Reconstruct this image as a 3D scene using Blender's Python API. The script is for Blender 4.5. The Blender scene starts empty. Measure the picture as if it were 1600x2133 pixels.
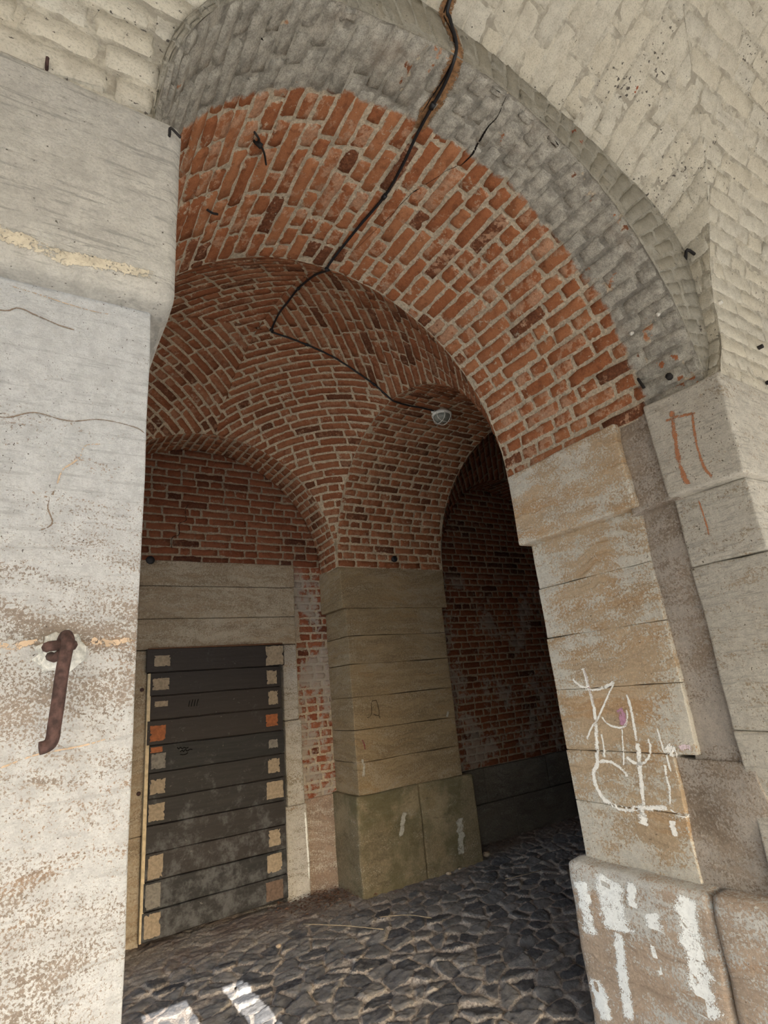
import bpy, bmesh, math, random
import numpy as np
from mathutils import Vector, Matrix, noise as mnoise, kdtree

rng = np.random.default_rng(7)
random.seed(7)
COL = bpy.context.scene.collection
ZS = 2.76                      # springing height of every arch
CX, CY, RA = 1.30, 3.465, 1.165   # bay centre and arch radius

# ------------------------------------------------------------------ objects
def mesh_obj(name, verts, faces, mat, parent=None, smooth=True, attr=None, origin=None):
    verts = np.asarray(verts, float)
    if origin is not None:
        verts = verts - np.asarray(origin, float)
    me = bpy.data.meshes.new(name)
    me.from_pydata(verts.tolist(), [], faces.tolist() if isinstance(faces, np.ndarray) else faces)
    if smooth:
        me.polygons.foreach_set('use_smooth', np.ones(len(me.polygons), bool))
    if attr is not None:
        a = me.color_attributes.new('bc', 'FLOAT_COLOR', 'POINT')
        a.data.foreach_set('color', np.asarray(attr, np.float32).ravel())
    me.materials.append(mat)
    me.update()
    o = bpy.data.objects.new(name, me)
    COL.objects.link(o)
    if parent is not None:
        o.parent = parent
        o.matrix_parent_inverse = Matrix.Translation(-Vector(parent.location))
    if origin is not None:
        o.location = origin
    return o

def bm_obj(name, bm, mat, parent=None, smooth=False, origin=None):
    me = bpy.data.meshes.new(name)
    if origin is not None:
        bmesh.ops.translate(bm, verts=bm.verts, vec=-Vector(origin))
    bm.normal_update()
    bm.to_mesh(me); bm.free()
    if smooth:
        me.polygons.foreach_set('use_smooth', np.ones(len(me.polygons), bool))
    me.materials.append(mat)
    o = bpy.data.objects.new(name, me)
    COL.objects.link(o)
    if parent is not None:
        o.parent = parent
        o.matrix_parent_inverse = Matrix.Translation(-Vector(parent.location))
    if origin is not None:
        o.location = origin
    return o

def empty(name, loc):
    o = bpy.data.objects.new(name, None)
    o.empty_display_size = 0.1
    o.location = loc
    COL.objects.link(o)
    return o

def tag(o, label=None, cat=None, group=None, kind=None):
    if label: o['label'] = label
    if cat: o['category'] = cat
    if group: o['group'] = group
    if kind: o['kind'] = kind
    return o

# ------------------------------------------------------------------ node helper
class Mat:
    def __init__(s, name, rough=0.9, spec=0.2):
        s.m = bpy.data.materials.new(name); s.m.use_nodes = True
        s.nt = s.m.node_tree; s.n = s.nt.nodes; s.l = s.nt.links
        s.bsdf = s.n['Principled BSDF']
        s.bsdf.inputs['Roughness'].default_value = rough
        s.bsdf.inputs['Specular IOR Level'].default_value = spec
        tc = s.n.new('ShaderNodeNewGeometry'); s.pos = tc.outputs['Position']
        s.bumps = None
    def put(s, sock, v):
        if isinstance(v, bpy.types.NodeSocket): s.l.new(v, sock)
        elif isinstance(v, (tuple, list)) and len(v) == 3 and sock.type == 'RGBA': sock.default_value = (*v, 1)
        else: sock.default_value = v
    def scale(s, vec, sc):
        n = s.n.new('ShaderNodeVectorMath'); n.operation = 'MULTIPLY'
        s.put(n.inputs[0], vec); n.inputs[1].default_value = sc; return n.outputs[0]
    def noise(s, sc, det=4, rough=0.6, vec=None, dist=0.0, out='Fac'):
        n = s.n.new('ShaderNodeTexNoise')
        s.l.new(vec if vec is not None else s.pos, n.inputs['Vector'])
        n.inputs['Scale'].default_value = sc; n.inputs['Detail'].default_value = det
        n.inputs['Roughness'].default_value = rough; n.inputs['Distortion'].default_value = dist
        return n.outputs[out]
    def vor(s, sc, vec=None, feature='F1'):
        n = s.n.new('ShaderNodeTexVoronoi'); n.feature = feature
        s.l.new(vec if vec is not None else s.pos, n.inputs['Vector'])
        n.inputs['Scale'].default_value = sc
        return n.outputs['Distance']
    def step(s, v, a, b):
        n = s.n.new('ShaderNodeMapRange'); n.interpolation_type = 'SMOOTHSTEP'
        s.put(n.inputs['Value'], v); n.inputs['From Min'].default_value = a; n.inputs['From Max'].default_value = b
        return n.outputs['Result']
    def math(s, op, a, b=0.0):
        n = s.n.new('ShaderNodeMath'); n.operation = op
        s.put(n.inputs[0], a); s.put(n.inputs[1], b); return n.outputs[0]
    def mix(s, f, a, b, mode='MIX'):
        n = s.n.new('ShaderNodeMix'); n.data_type = 'RGBA'; n.blend_type = mode
        s.put(n.inputs[0], f); s.put(n.inputs[6], a); s.put(n.inputs[7], b); return n.outputs[2]
    def ramp(s, f, stops):
        n = s.n.new('ShaderNodeValToRGB'); e = n.color_ramp.elements
        while len(e) < len(stops): e.new(0.5)
        for el, (p, c) in zip(e, stops): el.position = p; el.color = (*c, 1)
        s.put(n.inputs[0], f); return n.outputs[0]
    def sep(s, v):
        n = s.n.new('ShaderNodeSeparateXYZ'); s.l.new(v, n.inputs[0]); return n.outputs
    def attr(s):
        n = s.n.new('ShaderNodeAttribute'); n.attribute_name = 'bc'
        q = s.n.new('ShaderNodeSeparateColor'); s.l.new(n.outputs['Color'], q.inputs[0])
        return q.outputs[0], q.outputs[1], q.outputs[2], n.outputs['Alpha']
    def bump(s, h, strength, dist):
        n = s.n.new('ShaderNodeBump'); n.inputs['Strength'].default_value = strength
        n.inputs['Distance'].default_value = dist
        s.l.new(h, n.inputs['Height'])
        if s.bumps is not None: s.l.new(s.bumps, n.inputs['Normal'])
        s.bumps = n.outputs[0]
    def done(s, col):
        s.put(s.bsdf.inputs['Base Color'], col)
        if s.bumps is not None: s.l.new(s.bumps, s.bsdf.inputs['Normal'])
        return s.m

def plain(name, col, rough=0.6, metal=0.0, var=0.25, sc=40, bump=0.0):
    M = Mat(name, rough, 0.4)
    M.bsdf.inputs['Metallic'].default_value = metal
    n = M.noise(sc, 4)
    c = M.mix(M.step(n, .3, .7), tuple(x * (1 - var) for x in col), tuple(min(1, x * (1 + var)) for x in col))
    if bump: M.bump(n, 0.6, bump)
    return M.done(c)

# ------------------------------------------------------------------ brick materials
def brick_mat(name, dark, mid, light, mortar, smear=0.5, pale=0.3, wash_y=None, lime=0.0, washcol=(.50, .47, .40), crust=(.60, .36, .23), limeth=.78):
    M = Mat(name, 0.92, 0.15)
    r1, r2, kind, edge = M.attr()
    mid_n = M.noise(9, 5, .65); fine = M.noise(70, 4, .65); grit = M.noise(190, 3, .6)
    bcol = M.ramp(r1, [(0.0, dark), (.07, dark), (.16, mid), (.55, mid), (.95, light), (1, light)])
    bcol = M.mix(M.math('MULTIPLY', M.step(fine, .35, .72), .40), bcol, light)
    bcol = M.mix(M.math('MULTIPLY', M.step(M.noise(25, 5), .50, .72), .55), bcol, tuple(x * .45 for x in mid))
    # spalled salmon crust, mostly round the brick edges
    cr = M.math('ADD', M.math('MULTIPLY', M.noise(17, 6, .72), .7), M.math('MULTIPLY', M.noise(3.2, 3), .3))
    cr = M.math('ADD', cr, M.math('MULTIPLY', M.math('SUBTRACT', r2, .5), .13))
    cr = M.math('ADD', cr, M.math('MULTIPLY', edge, .05))
    bcol = M.mix(M.math('MULTIPLY', M.step(cr, .52, .57), pale), bcol, M.mix(M.step(fine, .35, .65), tuple(x * .7 for x in crust), crust))
    mcol = M.mix(M.step(fine, .3, .7), tuple(c * .62 for c in mortar), tuple(min(1, c * 1.12) for c in mortar))
    mcol = M.mix(M.math('MULTIPLY', M.step(mid_n, .50, .72), .55), mcol, tuple(c * .5 for c in mortar))
    sm = M.math('ADD', M.math('MULTIPLY', M.noise(34, 5, .75), .55), M.math('MULTIPLY', M.noise(7, 4, .6), .45))
    sm = M.math('ADD', sm, M.math('MULTIPLY', edge, .10))
    sm = M.math('MULTIPLY', M.step(sm, .585, .615), smear)
    k = M.math('MULTIPLY', kind, M.math('SUBTRACT', 1.0, sm))
    col = M.mix(k, mcol, bcol)
    col = M.mix(M.math('MULTIPLY', M.step(grit, .40, .62), .35), col, M.mix(.5, col, (.02, .014, .01)))
    if lime:
        lm = M.math('MULTIPLY', M.step(M.math('ADD', M.noise(2.2, 3), M.math('MULTIPLY', M.noise(22, 5, .7), .55)), limeth, limeth + .10), lime)
        z = M.sep(M.pos)[2]
        lm = M.math('MULTIPLY', lm, M.step(z, 2.9, 2.6))
        col = M.mix(lm, col, (.34, .31, .27))
    if wash_y is not None:
        y = M.sep(M.pos)[1]
        t = M.math('ADD', y, M.math('MULTIPLY', M.math('SUBTRACT', M.noise(9, 5, .65), .5), .14))
        w = M.step(t, wash_y + .012, wash_y - .012)
        chip = M.step(M.math('ADD', M.noise(6, 4, .65), M.math('MULTIPLY', M.noise(28, 4), .2)), .74, .77)
        w = M.math('MULTIPLY', w, M.math('SUBTRACT', 1.0, chip))
        wc = M.mix(M.step(M.noise(22, 6, .75), .32, .66), tuple(c * .50 for c in washcol), washcol)
        wc = M.mix(M.math('MULTIPLY', M.math('SUBTRACT', 1.0, kind), .45), wc, M.mix(M.step(mid_n, .42, .58), (.12, .11, .095), (.56, .53, .45)))
        wc = M.mix(M.math('MULTIPLY', M.step(grit, .48, .62), .45), wc, (.15, .14, .12))
        wc = M.mix(M.math('MULTIPLY', M.step(M.noise(5, 3), .55, .75), .35), wc, (.30, .22, .16))
        col = M.mix(w, col, wc)
    M.bump(M.noise(60, 7, .75), 0.8, 0.010)
    M.bump(M.noise(13, 5, .6), 0.5, 0.010)
    return M.done(col)

RED = brick_mat('red_brick', (.13, .048, .025), (.335, .121, .052), (.44, .19, .09), (.60, .51, .38), smear=.8, pale=.75, wash_y=1.335)
VAULT = brick_mat('vault_brick', (.12, .045, .023), (.275, .098, .044), (.35, .145, .07), (.62, .50, .35), smear=.65, pale=.45, crust=(.50, .27, .155))
WALLB = brick_mat('wall_brick', (.06, .022, .013), (.185, .060, .029), (.24, .088, .044), (.36, .29, .21), smear=.5, pale=.3, lime=.6, crust=(.26, .13, .075))  # darkened for the unlit bay, so its shade sits in the brick colour
STRIPB = brick_mat('limewashed_wall_brick', (.09, .03, .018), (.23, .070, .034), (.30, .11, .055), (.48, .40, .30), smear=.7, pale=.4, lime=.85, crust=(.36, .20, .13), limeth=.72)

def whitebrick(name, base, low, joint, dirt=.5):
    M = Mat(name, 0.9, 0.15)
    r1, r2, kind, edge = M.attr()
    n = M.noise(20, 7, .75); b = M.noise(2.0, 3); grit = M.noise(170, 3, .6)
    c = M.mix(M.step(n, .34, .62), low, base)
    c = M.mix(M.math('MULTIPLY', r1, .35), c, (base[0] * 1.0, base[1] * .92, base[2] * .78))
    c = M.mix(M.math('MULTIPLY', M.step(b, .45, .65), .45 * dirt), c, low)
    c = M.mix(M.math('MULTIPLY', M.step(M.noise(7, 6, .75), .58, .70), dirt * .8), c, (.30, .25, .19))
    j = M.math('MULTIPLY', M.math('SUBTRACT', 1.0, kind), M.step(M.noise(11, 5, .7), .40, .60))
    c = M.mix(M.math('MULTIPLY', j, .7), c, joint)
    c = M.mix(M.math('MULTIPLY', M.step(grit, .50, .62), .32), c, tuple(x * .5 for x in low))
    c = M.mix(M.step(M.math('ADD', M.math('MULTIPLY', M.noise(60, 3, .6), .7), M.math('MULTIPLY', M.noise(3, 3), .3)), .62, .66), c, (.09, .08, .07))
    red = M.step(M.math('ADD', M.noise(5, 4, .6), M.math('MULTIPLY', M.noise(40, 3), .15)), .80, .82)
    c = M.mix(red, c, (.26, .09, .05))
    M.bump(M.noise(50, 7, .75), 0.7, 0.007)
    M.bump(M.noise(9, 4, .55), 0.4, 0.008)
    return M.done(c)
WHITE = whitebrick('whitewashed_brick', (.56, .53, .445), (.44, .41, .34), (.24, .215, .17))
SHADED_GREYB = whitebrick('shaded_grey_brick', (.31, .29, .24), (.23, .215, .175), (.40, .38, .32), .3)  # grey wash, darkened further to put the step's shade into the colour

# ------------------------------------------------------------------ stone materials
def stone_mat(name, base, dark, streak, wash, cover, grain=1.0, strata=(1.6, 1.6, 16), bumpd=0.012, tint=None, lowz=None, hair=.0, blotch=.5, patchy=.18):
    """bedded sandstone; cover 0..1 = how much lime wash is left; lowz = height below which more has peeled"""
    M = Mat(name, 0.92, 0.12)
    warp = M.noise(1.1, 4, out='Color')
    p2 = M.n.new('ShaderNodeVectorMath'); p2.operation = 'MULTIPLY_ADD'
    M.l.new(warp, p2.inputs[0]); p2.inputs[1].default_value = (.45, .45, .45); M.l.new(M.pos, p2.inputs[2])
    st = M.noise(1.0, 7, .66, vec=M.scale(p2.outputs[0], strata))
    st2 = M.noise(1.0, 6, .7, vec=M.scale(p2.outputs[0], tuple(x * f for x, f in zip(strata, (2.2, 2.2, 5)))))
    fine = M.noise(75 * grain, 4, .7); grit = M.noise(170 * grain, 3, .6)
    medium = M.noise(5, 6, .7); big = M.noise(1.5, 5, .6)
    c = M.mix(M.step(st, .36, .64), dark, base)
    c = M.mix(M.math('MULTIPLY', M.step(M.noise(.8, 6, .62, vec=M.scale(p2.outputs[0], tuple(x * 1.3 for x in strata))), .53, .62), .8), c, streak)
    c = M.mix(M.math('MULTIPLY', M.step(big, .40, .64), blotch), c, tuple(x * .62 for x in base))
    c = M.mix(M.math('MULTIPLY', M.step(fine, .42, .68), .4), c, tuple(min(1, x * 1.4) for x in base))
    c = M.mix(M.math('MULTIPLY', M.step(st2, .54, .66), .45), c, tuple(x * .6 for x in dark))
    cv = M.math('ADD', M.math('MULTIPLY', M.noise(95 * grain, 5, .72), .50), M.math('MULTIPLY', M.noise(4.0, 5, .65, vec=M.scale(p2.outputs[0], (1, 1, 4.5))), .32))
    cv = M.math('ADD', cv, M.math('MULTIPLY', M.noise(1.9, 4, .6), patchy))
    th0 = (patchy - .18) * .5
    if lowz:
        z = M.math('ADD', M.sep(M.pos)[2], M.math('MULTIPLY', M.math('SUBTRACT', M.noise(4, 5, .65, vec=M.scale(M.pos, (1, 1, 2))), .5), .5))
        cv = M.math('SUBTRACT', cv, M.math('MULTIPLY', M.step(z, lowz + .1, lowz - .25), .06))
    th = .62 - .26 * cover + th0
    sp = M.step(cv, th - .014, th + .016)
    wc = M.mix(M.step(M.noise(30, 7, .75), .34, .62), tuple(x * .80 for x in wash), wash)
    wc = M.mix(M.math('MULTIPLY', M.step(grit, .50, .60), .35), wc, tuple(x * .62 for x in wash))
    if hair:
        wc = M.mix(M.math('MULTIPLY', M.step(M.noise(1.0, 5, .65, vec=M.scale(M.pos, (9, 9, 95))), .54, .62), hair), wc, tuple(x * .5 for x in wash))
    c = M.mix(sp, c, wc)
    c = M.mix(M.math('MULTIPLY', M.step(medium, .58, .72), .35), c, dark)
    c = M.mix(M.step(M.math('ADD', M.math('MULTIPLY', M.noise(85 * grain, 2), .75), M.math('MULTIPLY', big, .25)), .66, .69), c, tuple(x * .4 for x in dark))
    if tint:
        c = M.mix(M.math('MULTIPLY', M.step(M.noise(1.9, 6, .68), .44, .58), .75), c, tint)
    M.bump(st, 0.5, 0.04)
    M.bump(st2, 0.5, 0.015)
    M.bump(M.noise(80 * grain, 7, .75), 0.9, bumpd)
    M.bump(sp, .5, .003)
    return M.done(c)

ST_LEFT = stone_mat('whitewashed_sandstone', (.42, .355, .30), (.30, .255, .215), (.44, .30, .20), (.77, .785, .785), .76, grain=2.6, lowz=1.95, hair=.35)
ST_LCAP = stone_mat('whitewashed_capital_stone', (.58, .54, .46), (.40, .36, .30), (.50, .45, .36), (.66, .64, .58), 1.0, grain=1.2, hair=.6)
ST_RIGHT = stone_mat('pale_sandstone', (.62, .475, .315), (.49, .365, .24), (.53, .33, .17), (.78, .735, .63), .46, blotch=.35, patchy=.6, strata=(1.2, 1.2, 12))
ST_ROUT = stone_mat('limewashed_jamb_stone', (.52, .43, .32), (.38, .31, .22), (.44, .31, .19), (.70, .655, .56), .68, hair=.5)
ST_ROUGH = stone_mat('rough_plaster', (.56, .46, .36), (.34, .26, .19), (.44, .33, .24), (.70, .62, .53), .48, strata=(3, 3, 5), bumpd=.03, patchy=.5)
ST_PLINTH = stone_mat('plinth_sandstone', (.58, .465, .36), (.45, .35, .265), (.50, .34, .22), (.74, .73, .68), .44, blotch=.3, patchy=.45, strata=(1.2, 1.2, 10))
ST_PIL = stone_mat('brown_sandstone', (.37, .28, .165), (.23, .17, .10), (.32, .22, .115), (.44, .36, .25), .34, blotch=.6)
ST_PILP = stone_mat('mossy_sandstone', (.30, .245, .155), (.15, .122, .075), (.22, .17, .095), (.42, .38, .29), .24, strata=(2, 2, 3), tint=(.125, .112, .058), blotch=.7)
ST_FRAME = stone_mat('door_surround_stone', (.44, .355, .25), (.27, .21, .145), (.36, .27, .18), (.54, .47, .36), .45)
ST_JAMB = stone_mat('limewashed_frame_stone', (.40, .36, .29), (.28, .24, .18), (.36, .25, .16), (.62, .60, .55), .56)
ST_DADO = stone_mat('grey_dado_stone', (.17, .155, .13), (.11, .10, .085), (.14, .12, .095), (.24, .225, .20), .3, strata=(2, 2, 4))
PLASTER = stone_mat('stained_plaster', (.38, .29, .225), (.25, .19, .15), (.31, .21, .155), (.56, .50, .43), .30, strata=(3, 3, 3))

def paint(name, col, soft=.25, th=.44, var=.25):
    """thin worn paint / stain film: speckled, and fraying out towards the edges of the stroke"""
    M = Mat(name, .9, .1)
    e = M.attr()[0]
    n = M.math('ADD', M.math('MULTIPLY', M.noise(190, 4, .7), .55), M.math('MULTIPLY', M.noise(22, 5, .7), .45))
    n = M.math('ADD', n, M.math('MULTIPLY', M.math('SUBTRACT', e, 1.0), soft))
    M.l.new(M.step(n, th - .03, th + .03), M.bsdf.inputs['Alpha'])
    return M.done(M.mix(M.step(M.noise(60, 5, .7), .35, .6), tuple(x * (1 - var) for x in col), col))

# ------------------------------------------------------------------ brick layer
GA = np.array([0, .05, .28, .5, .72, .95, 1.0])
GB = np.array([0, .12, .5, .88, 1.0])
def lay(f, vrows, lo, hi, pattern='english', L=.262, H=.128, mortar=.016, h=.008, jit=.0030, nbase=60, seed=0, rimd=-.004):
    """f(U,V)->(P,N).  vrows: list of (v0,v1) courses; lo/hi: functions of V giving the run of the course."""
    r = np.random.default_rng(seed)
    u0l, u1l, v0l, v1l = [], [], [], []
    for i, (a, b) in enumerate(vrows):
        vm = np.array([(a + b) / 2]); vs = np.linspace(a, b, 5)
        A = float(np.min(lo(vs))); B = float(np.max(hi(vs)))
        if B - A < .03: continue
        u = A - r.uniform(0, L)
        j = 0
        while u < B:
            if pattern == 'english': w = L if i % 2 == 0 else H
            elif pattern == 'flemish': w = L if (j + i) % 2 == 0 else H
            elif pattern == 'stretcher': w = L
            elif pattern == 'header': w = H
            else: w = L if r.random() < .62 else H
            if r.random() < .10: w = H if w == L else w * .8
            w = w * r.uniform(.93, 1.07); j += 1
            x0 = max(u, A) + mortar / 2; x1 = min(u + w, B) - mortar / 2
            if x1 - x0 > .03:
                u0l.append(x0); u1l.append(x1)
                v0l.append(a + mortar / 2 + r.uniform(-.002, .002)); v1l.append(b - mortar / 2 + r.uniform(-.002, .002))
            u += w
    u0, u1, v0, v1 = map(np.array, (u0l, u1l, v0l, v1l)); B = len(u0)
    na, nb = len(GA), len(GB)
    # physical rounding instead of fractions near the rim
    W = (u1 - u0); Hh = (v1 - v0)
    ga = np.tile(GA, (B, 1)); ga[:, 1] = np.minimum(.007 / W, .3); ga[:, -2] = 1 - ga[:, 1]
    gb = np.tile(GB, (B, 1)); gb[:, 1] = np.minimum(.007 / Hh, .3); gb[:, -2] = 1 - gb[:, 1]
    U = u0[:, None, None] + W[:, None, None] * ga[:, :, None] + np.zeros((1, 1, nb))
    V = v0[:, None, None] + Hh[:, None, None] * gb[:, None, :] + np.zeros((1, na, 1))
    U = U + r.normal(0, jit, U.shape); V = V + r.normal(0, jit, V.shape)
    rot = r.normal(0, .010, B)[:, None, None]
    V = V + (U - (u0 + u1)[:, None, None] / 2) * rot
    ia, ib = np.meshgrid(np.arange(na), np.arange(nb), indexing='ij')
    rim = (ia == 0) | (ia == na - 1) | (ib == 0) | (ib == nb - 1)
    corner = ((ia == 0) | (ia == na - 1)) & ((ib == 0) | (ib == nb - 1))
    hh = np.where(rim, -.004, 1.0)[None] * np.ones((B, 1, 1))
    hb = h * r.uniform(.55, 1.35, B)[:, None, None]
    tilt = r.normal(0, .0022, B)[:, None, None] * (gb[:, None, :] - .5) * 2
    Hgt = np.where(rim[None], rimd, hb + tilt + r.normal(0, .0010, U.shape))
    # pull the corners in
    cu = (u0 + u1)[:, None, None] / 2; cv = (v0 + v1)[:, None, None] / 2
    U = np.where(corner[None], U + np.sign(cu - U) * .006, U); V = np.where(corner[None], V + np.sign(cv - V) * .006, V)
    Vf = V.ravel()
    Uc = np.clip(U.ravel(), lo(Vf), hi(Vf))
    P, N = f(Uc, Vf)
    P = P + N * Hgt.ravel()[:, None]
    idx = np.arange(B * na * nb).reshape(B, na, nb)
    q = np.stack([idx[:, :-1, :-1], idx[:, 1:, :-1], idx[:, 1:, 1:], idx[:, :-1, 1:]], -1).reshape(-1, 4)
    # drop collapsed faces
    span = Uc[q].max(1) - Uc[q].min(1)
    q = q[span > 1e-4]
    rnd = np.repeat(r.random(B), na * nb); rnd2 = np.repeat(r.random(B), na * nb)
    edge = np.tile(np.where(rim, 1.0, 0.0).ravel(), B)
    att = np.stack([rnd, rnd2, np.ones_like(rnd), edge], 1)
    # mortar bed
    va, vb = vrows[0][0], vrows[-1][1]
    nv = max(6, int((vb - va) / .035)); nu = nbase
    vv = np.linspace(va, vb, nv); tt = np.linspace(0, 1, nu)
    VV, TT = np.meshgrid(vv, tt, indexing='ij')
    UU = lo(VV.ravel()) + (hi(VV.ravel()) - lo(VV.ravel())) * TT.ravel()
    Pm, Nm = f(UU, VV.ravel())
    Pm = Pm + Nm * r.normal(0, .0012, len(UU))[:, None]
    im = np.arange(nv * nu).reshape(nv, nu)
    qm = np.stack([im[:-1, :-1], im[:-1, 1:], im[1:, 1:], im[1:, :-1]], -1).reshape(-1, 4)
    attm = np.zeros((nv * nu, 4)); attm[:, 0] = r.random(nv * nu); attm[:, 3] = 1
    verts = np.concatenate([P, Pm]); faces = np.concatenate([q, qm + len(P)]); at = np.concatenate([att, attm])
    return verts, faces, at

def merge(parts):
    vs, fs, at, n = [], [], [], 0
    for v, f, a in parts:
        vs.append(v); fs.append(f + n); at.append(a); n += len(v)
    return np.concatenate(vs), np.concatenate(fs), np.concatenate(at)

def rows(a, b, pitch):
    n = max(1, round((b - a) / pitch)); e = np.linspace(a, b, n + 1)
    return list(zip(e[:-1], e[1:]))

def const(c): return lambda V: np.full(np.shape(V), c, float)

def barrel(axis, c0, c1, r0, r1=None):
    """half barrel. axis 'Y': centre X=c0, runs along Y; V = arc length from the right springing (r0)"""
    ra = r0 if r1 is None else r1
    def f(U, V):
        th = V / r0
        if axis == 'Y':
            t = (U - c1[0]) / (c1[1] - c1[0]); r = r0 + (ra - r0) * t
            P = np.stack([c0 + r * np.cos(th), U, ZS + r * np.sin(th)], 1)
            N = -np.stack([np.cos(th), 0 * th, np.sin(th)], 1)
        else:
            P = np.stack([U, c0 + r0 * np.cos(th), ZS + r0 * np.sin(th)], 1)
            N = -np.stack([0 * th, np.cos(th), np.sin(th)], 1)
        return P, N
    return f

# entrance barrel: X centre 1.30, Y 0.97..2.30
def yb(X): return np.interp(X, [.2, .9], [.975, 1.045])
f0 = barrel('Y', CX, (1.0, 2.3), 1.16)
def lo_bar(V): return yb(CX + 1.16 * np.cos(np.asarray(V) / 1.16))
v, f, a = lay(f0, rows(-.02, 1.16 * math.pi + .02, .081), lo_bar, const(2.30), 'mix', L=.268, h=.009, mortar=.016, jit=.0034, seed=1, nbase=50)
arch_in = mesh_obj('brick_arch', v, f, RED, attr=a)
tag(arch_in, 'red brick barrel arch of the entrance, outer band whitewashed grey, black cable along its crown', 'arch')

# transverse rib over the pilaster
fr = barrel('X', CY, None, RA)
v, f, a = lay(fr, rows(-.02, RA * math.pi + .02, .077), const(2.462), const(3.73), 'english', seed=2, nbase=50)
rib = mesh_obj('brick_arch', v, f, VAULT, attr=a)
tag(rib, 'broad brick cross arch above the brown stone pilaster, carrying the round caged lamp', 'arch')
# rib to the left of the door bay (its springing is behind the left pier)
def shift(v, dx): w = v.copy(); w[:, 0] += dx; return w
v, f, a = lay(fr, rows(-.02, RA * math.pi + .02, .077), const(2.462), const(3.73), 'english', seed=3, nbase=40)
rib2 = mesh_obj('brick_arch', shift(v, -3.595), f, VAULT, attr=a)
tag(rib2, 'brick cross arch on the left of the door bay, mostly hidden behind the white pier', 'arch')

# wall arch above the door
fw = barrel('Y', CX, (4.63, 5.12), 1.165, 1.205)
ring = lay(fw, rows(-.02, RA * math.pi + .02, .076), const(4.63), const(5.12), 'flemish', seed=4, nbase=12)
warch = mesh_obj('brick_arch', *ring[:2], VAULT, attr=ring[2])
tag(warch, 'narrow brick wall arch framing the lunette over the boarded door', 'arch')
ring2 = lay(barrel('Y', CX + 3.6, (4.63, 5.12), 1.165, 1.205), rows(-.02, RA * math.pi + .02, .076), const(4.63), const(5.12), 'flemish', seed=5, nbase=12)
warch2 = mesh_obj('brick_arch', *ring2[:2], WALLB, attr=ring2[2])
tag(warch2, 'brick wall arch in the unlit bay behind the right stone pier, shade put into its colour', 'arch')

# sail vault: four quarters laid on the diagonal
def sail_parts(cx, cy, seed):
    out = []
    RS = RA * math.sqrt(2)
    for qn, (sx, sy) in enumerate(((1, 1), (-1, 1), (-1, -1), (1, -1))):
        def fz(x, y):
            u = np.clip(x / RA, -1, 1); w = np.clip(y / RA, -1, 1)
            return ZS + RA * np.sqrt(np.maximum(1e-6, 2 - u * u - w * w)) - .11 * (1 - u * u) * (1 - w * w)
        def fsail(U, V, sx=sx, sy=sy):
            p = RS * np.sin(np.clip(V / RS, 0, math.pi / 2))
            x = np.clip((p + U) / math.sqrt(2), 0, RA); y = np.clip((p - U) / math.sqrt(2), 0, RA)
            z = fz(x, y); e = 1e-3
            P = np.stack([cx + sx * x, cy + sy * y, z], 1)
            n = np.stack([-x * sx, -y * sy, -(z - ZS)], 1)
            n /= np.linalg.norm(n, axis=1)[:, None]
            return P, n
        def hi(V):
            p = RS * np.sin(np.clip(np.asarray(V) / RS, 0, math.pi / 2))
            return np.minimum(p, math.sqrt(2) * RA - p)
        def lo(V): return -hi(V)
        out.append(lay(fsail, rows(.0, RS * math.pi / 2 - .01, .079), lo, hi, 'mix', L=.27, seed=seed + qn, nbase=60))
    return merge(out)
v, f, a = sail_parts(CX, CY, 20)
ceil = tag(mesh_obj('ceiling', v, f, VAULT, attr=a), 'shallow red brick sail vault over the door bay with diagonal courses', 'vault', kind='structure')
v, f, a = sail_parts(CX + 3.6, CY, 30)
ceil2 = tag(mesh_obj('ceiling', v, f, WALLB, attr=a), 'brick sail vault in the bay beyond the pilaster, shade put into its colour', 'vault', kind='structure')

# ------------------------------------------------------------------ back wall
YW = 5.09
def fback(U, V): 
    P = np.stack([U, np.full_like(U, YW), V], 1); N = np.zeros_like(P); N[:, 1] = -1; return P, N
def arc_lo(c): return lambda V: c - np.sqrt(np.maximum(1e-4, 1.2 ** 2 - np.maximum(0, np.asarray(V) - ZS) ** 2))
def arc_hi(c): return lambda V: c + np.sqrt(np.maximum(1e-4, 1.2 ** 2 - np.maximum(0, np.asarray(V) - ZS) ** 2))
parts = [lay(fback, rows(2.83, 3.955, .075), arc_lo(CX), arc_hi(CX), 'mix', seed=40, h=.010, mortar=.013, nbase=50),
         lay(fback, rows(.68, 3.955, .075), lambda V: np.maximum(arc_lo(CX + 3.6)(V), 3.66), arc_hi(CX + 3.6), 'english', seed=42, mortar=.014, nbase=60),
         lay(fback, rows(.0, 3.955, .075), const(-3.4), const(.0), 'english', seed=43, nbase=30)]
v, f, a = merge(parts)
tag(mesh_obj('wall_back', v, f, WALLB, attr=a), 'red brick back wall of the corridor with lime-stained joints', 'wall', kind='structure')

strip = lay(fback, rows(.70, 2.84, .075), const(2.195), const(2.56), 'english', L=.2, H=.12, seed=41, h=.008, nbase=12)
tag(mesh_obj('wall_back', strip[0], strip[1], STRIPB, attr=strip[2]), 'narrow lime-streaked brick strip between door surround and pilaster', 'wall', kind='structure')

# ------------------------------------------------------------------ front wall: band round the arch, lunette soffit, gallery vault
RIM = np.array([(2.45, 1.16), (2.52, 1.25), (2.60, 1.40), (2.63, 1.6), (2.65, 1.8), (2.63, 2.0), (2.43, 2.2), (2.10, 2.335), (1.79, 2.43), (1.59, 2.47),
                (1.40, 2.50), (1.22, 2.52), (1.07, 2.515), (.85, 2.46), (.64, 2.30), (.45, 2.04), (.275, 1.75), (.17, 1.5), (.13, 1.16)])
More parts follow.
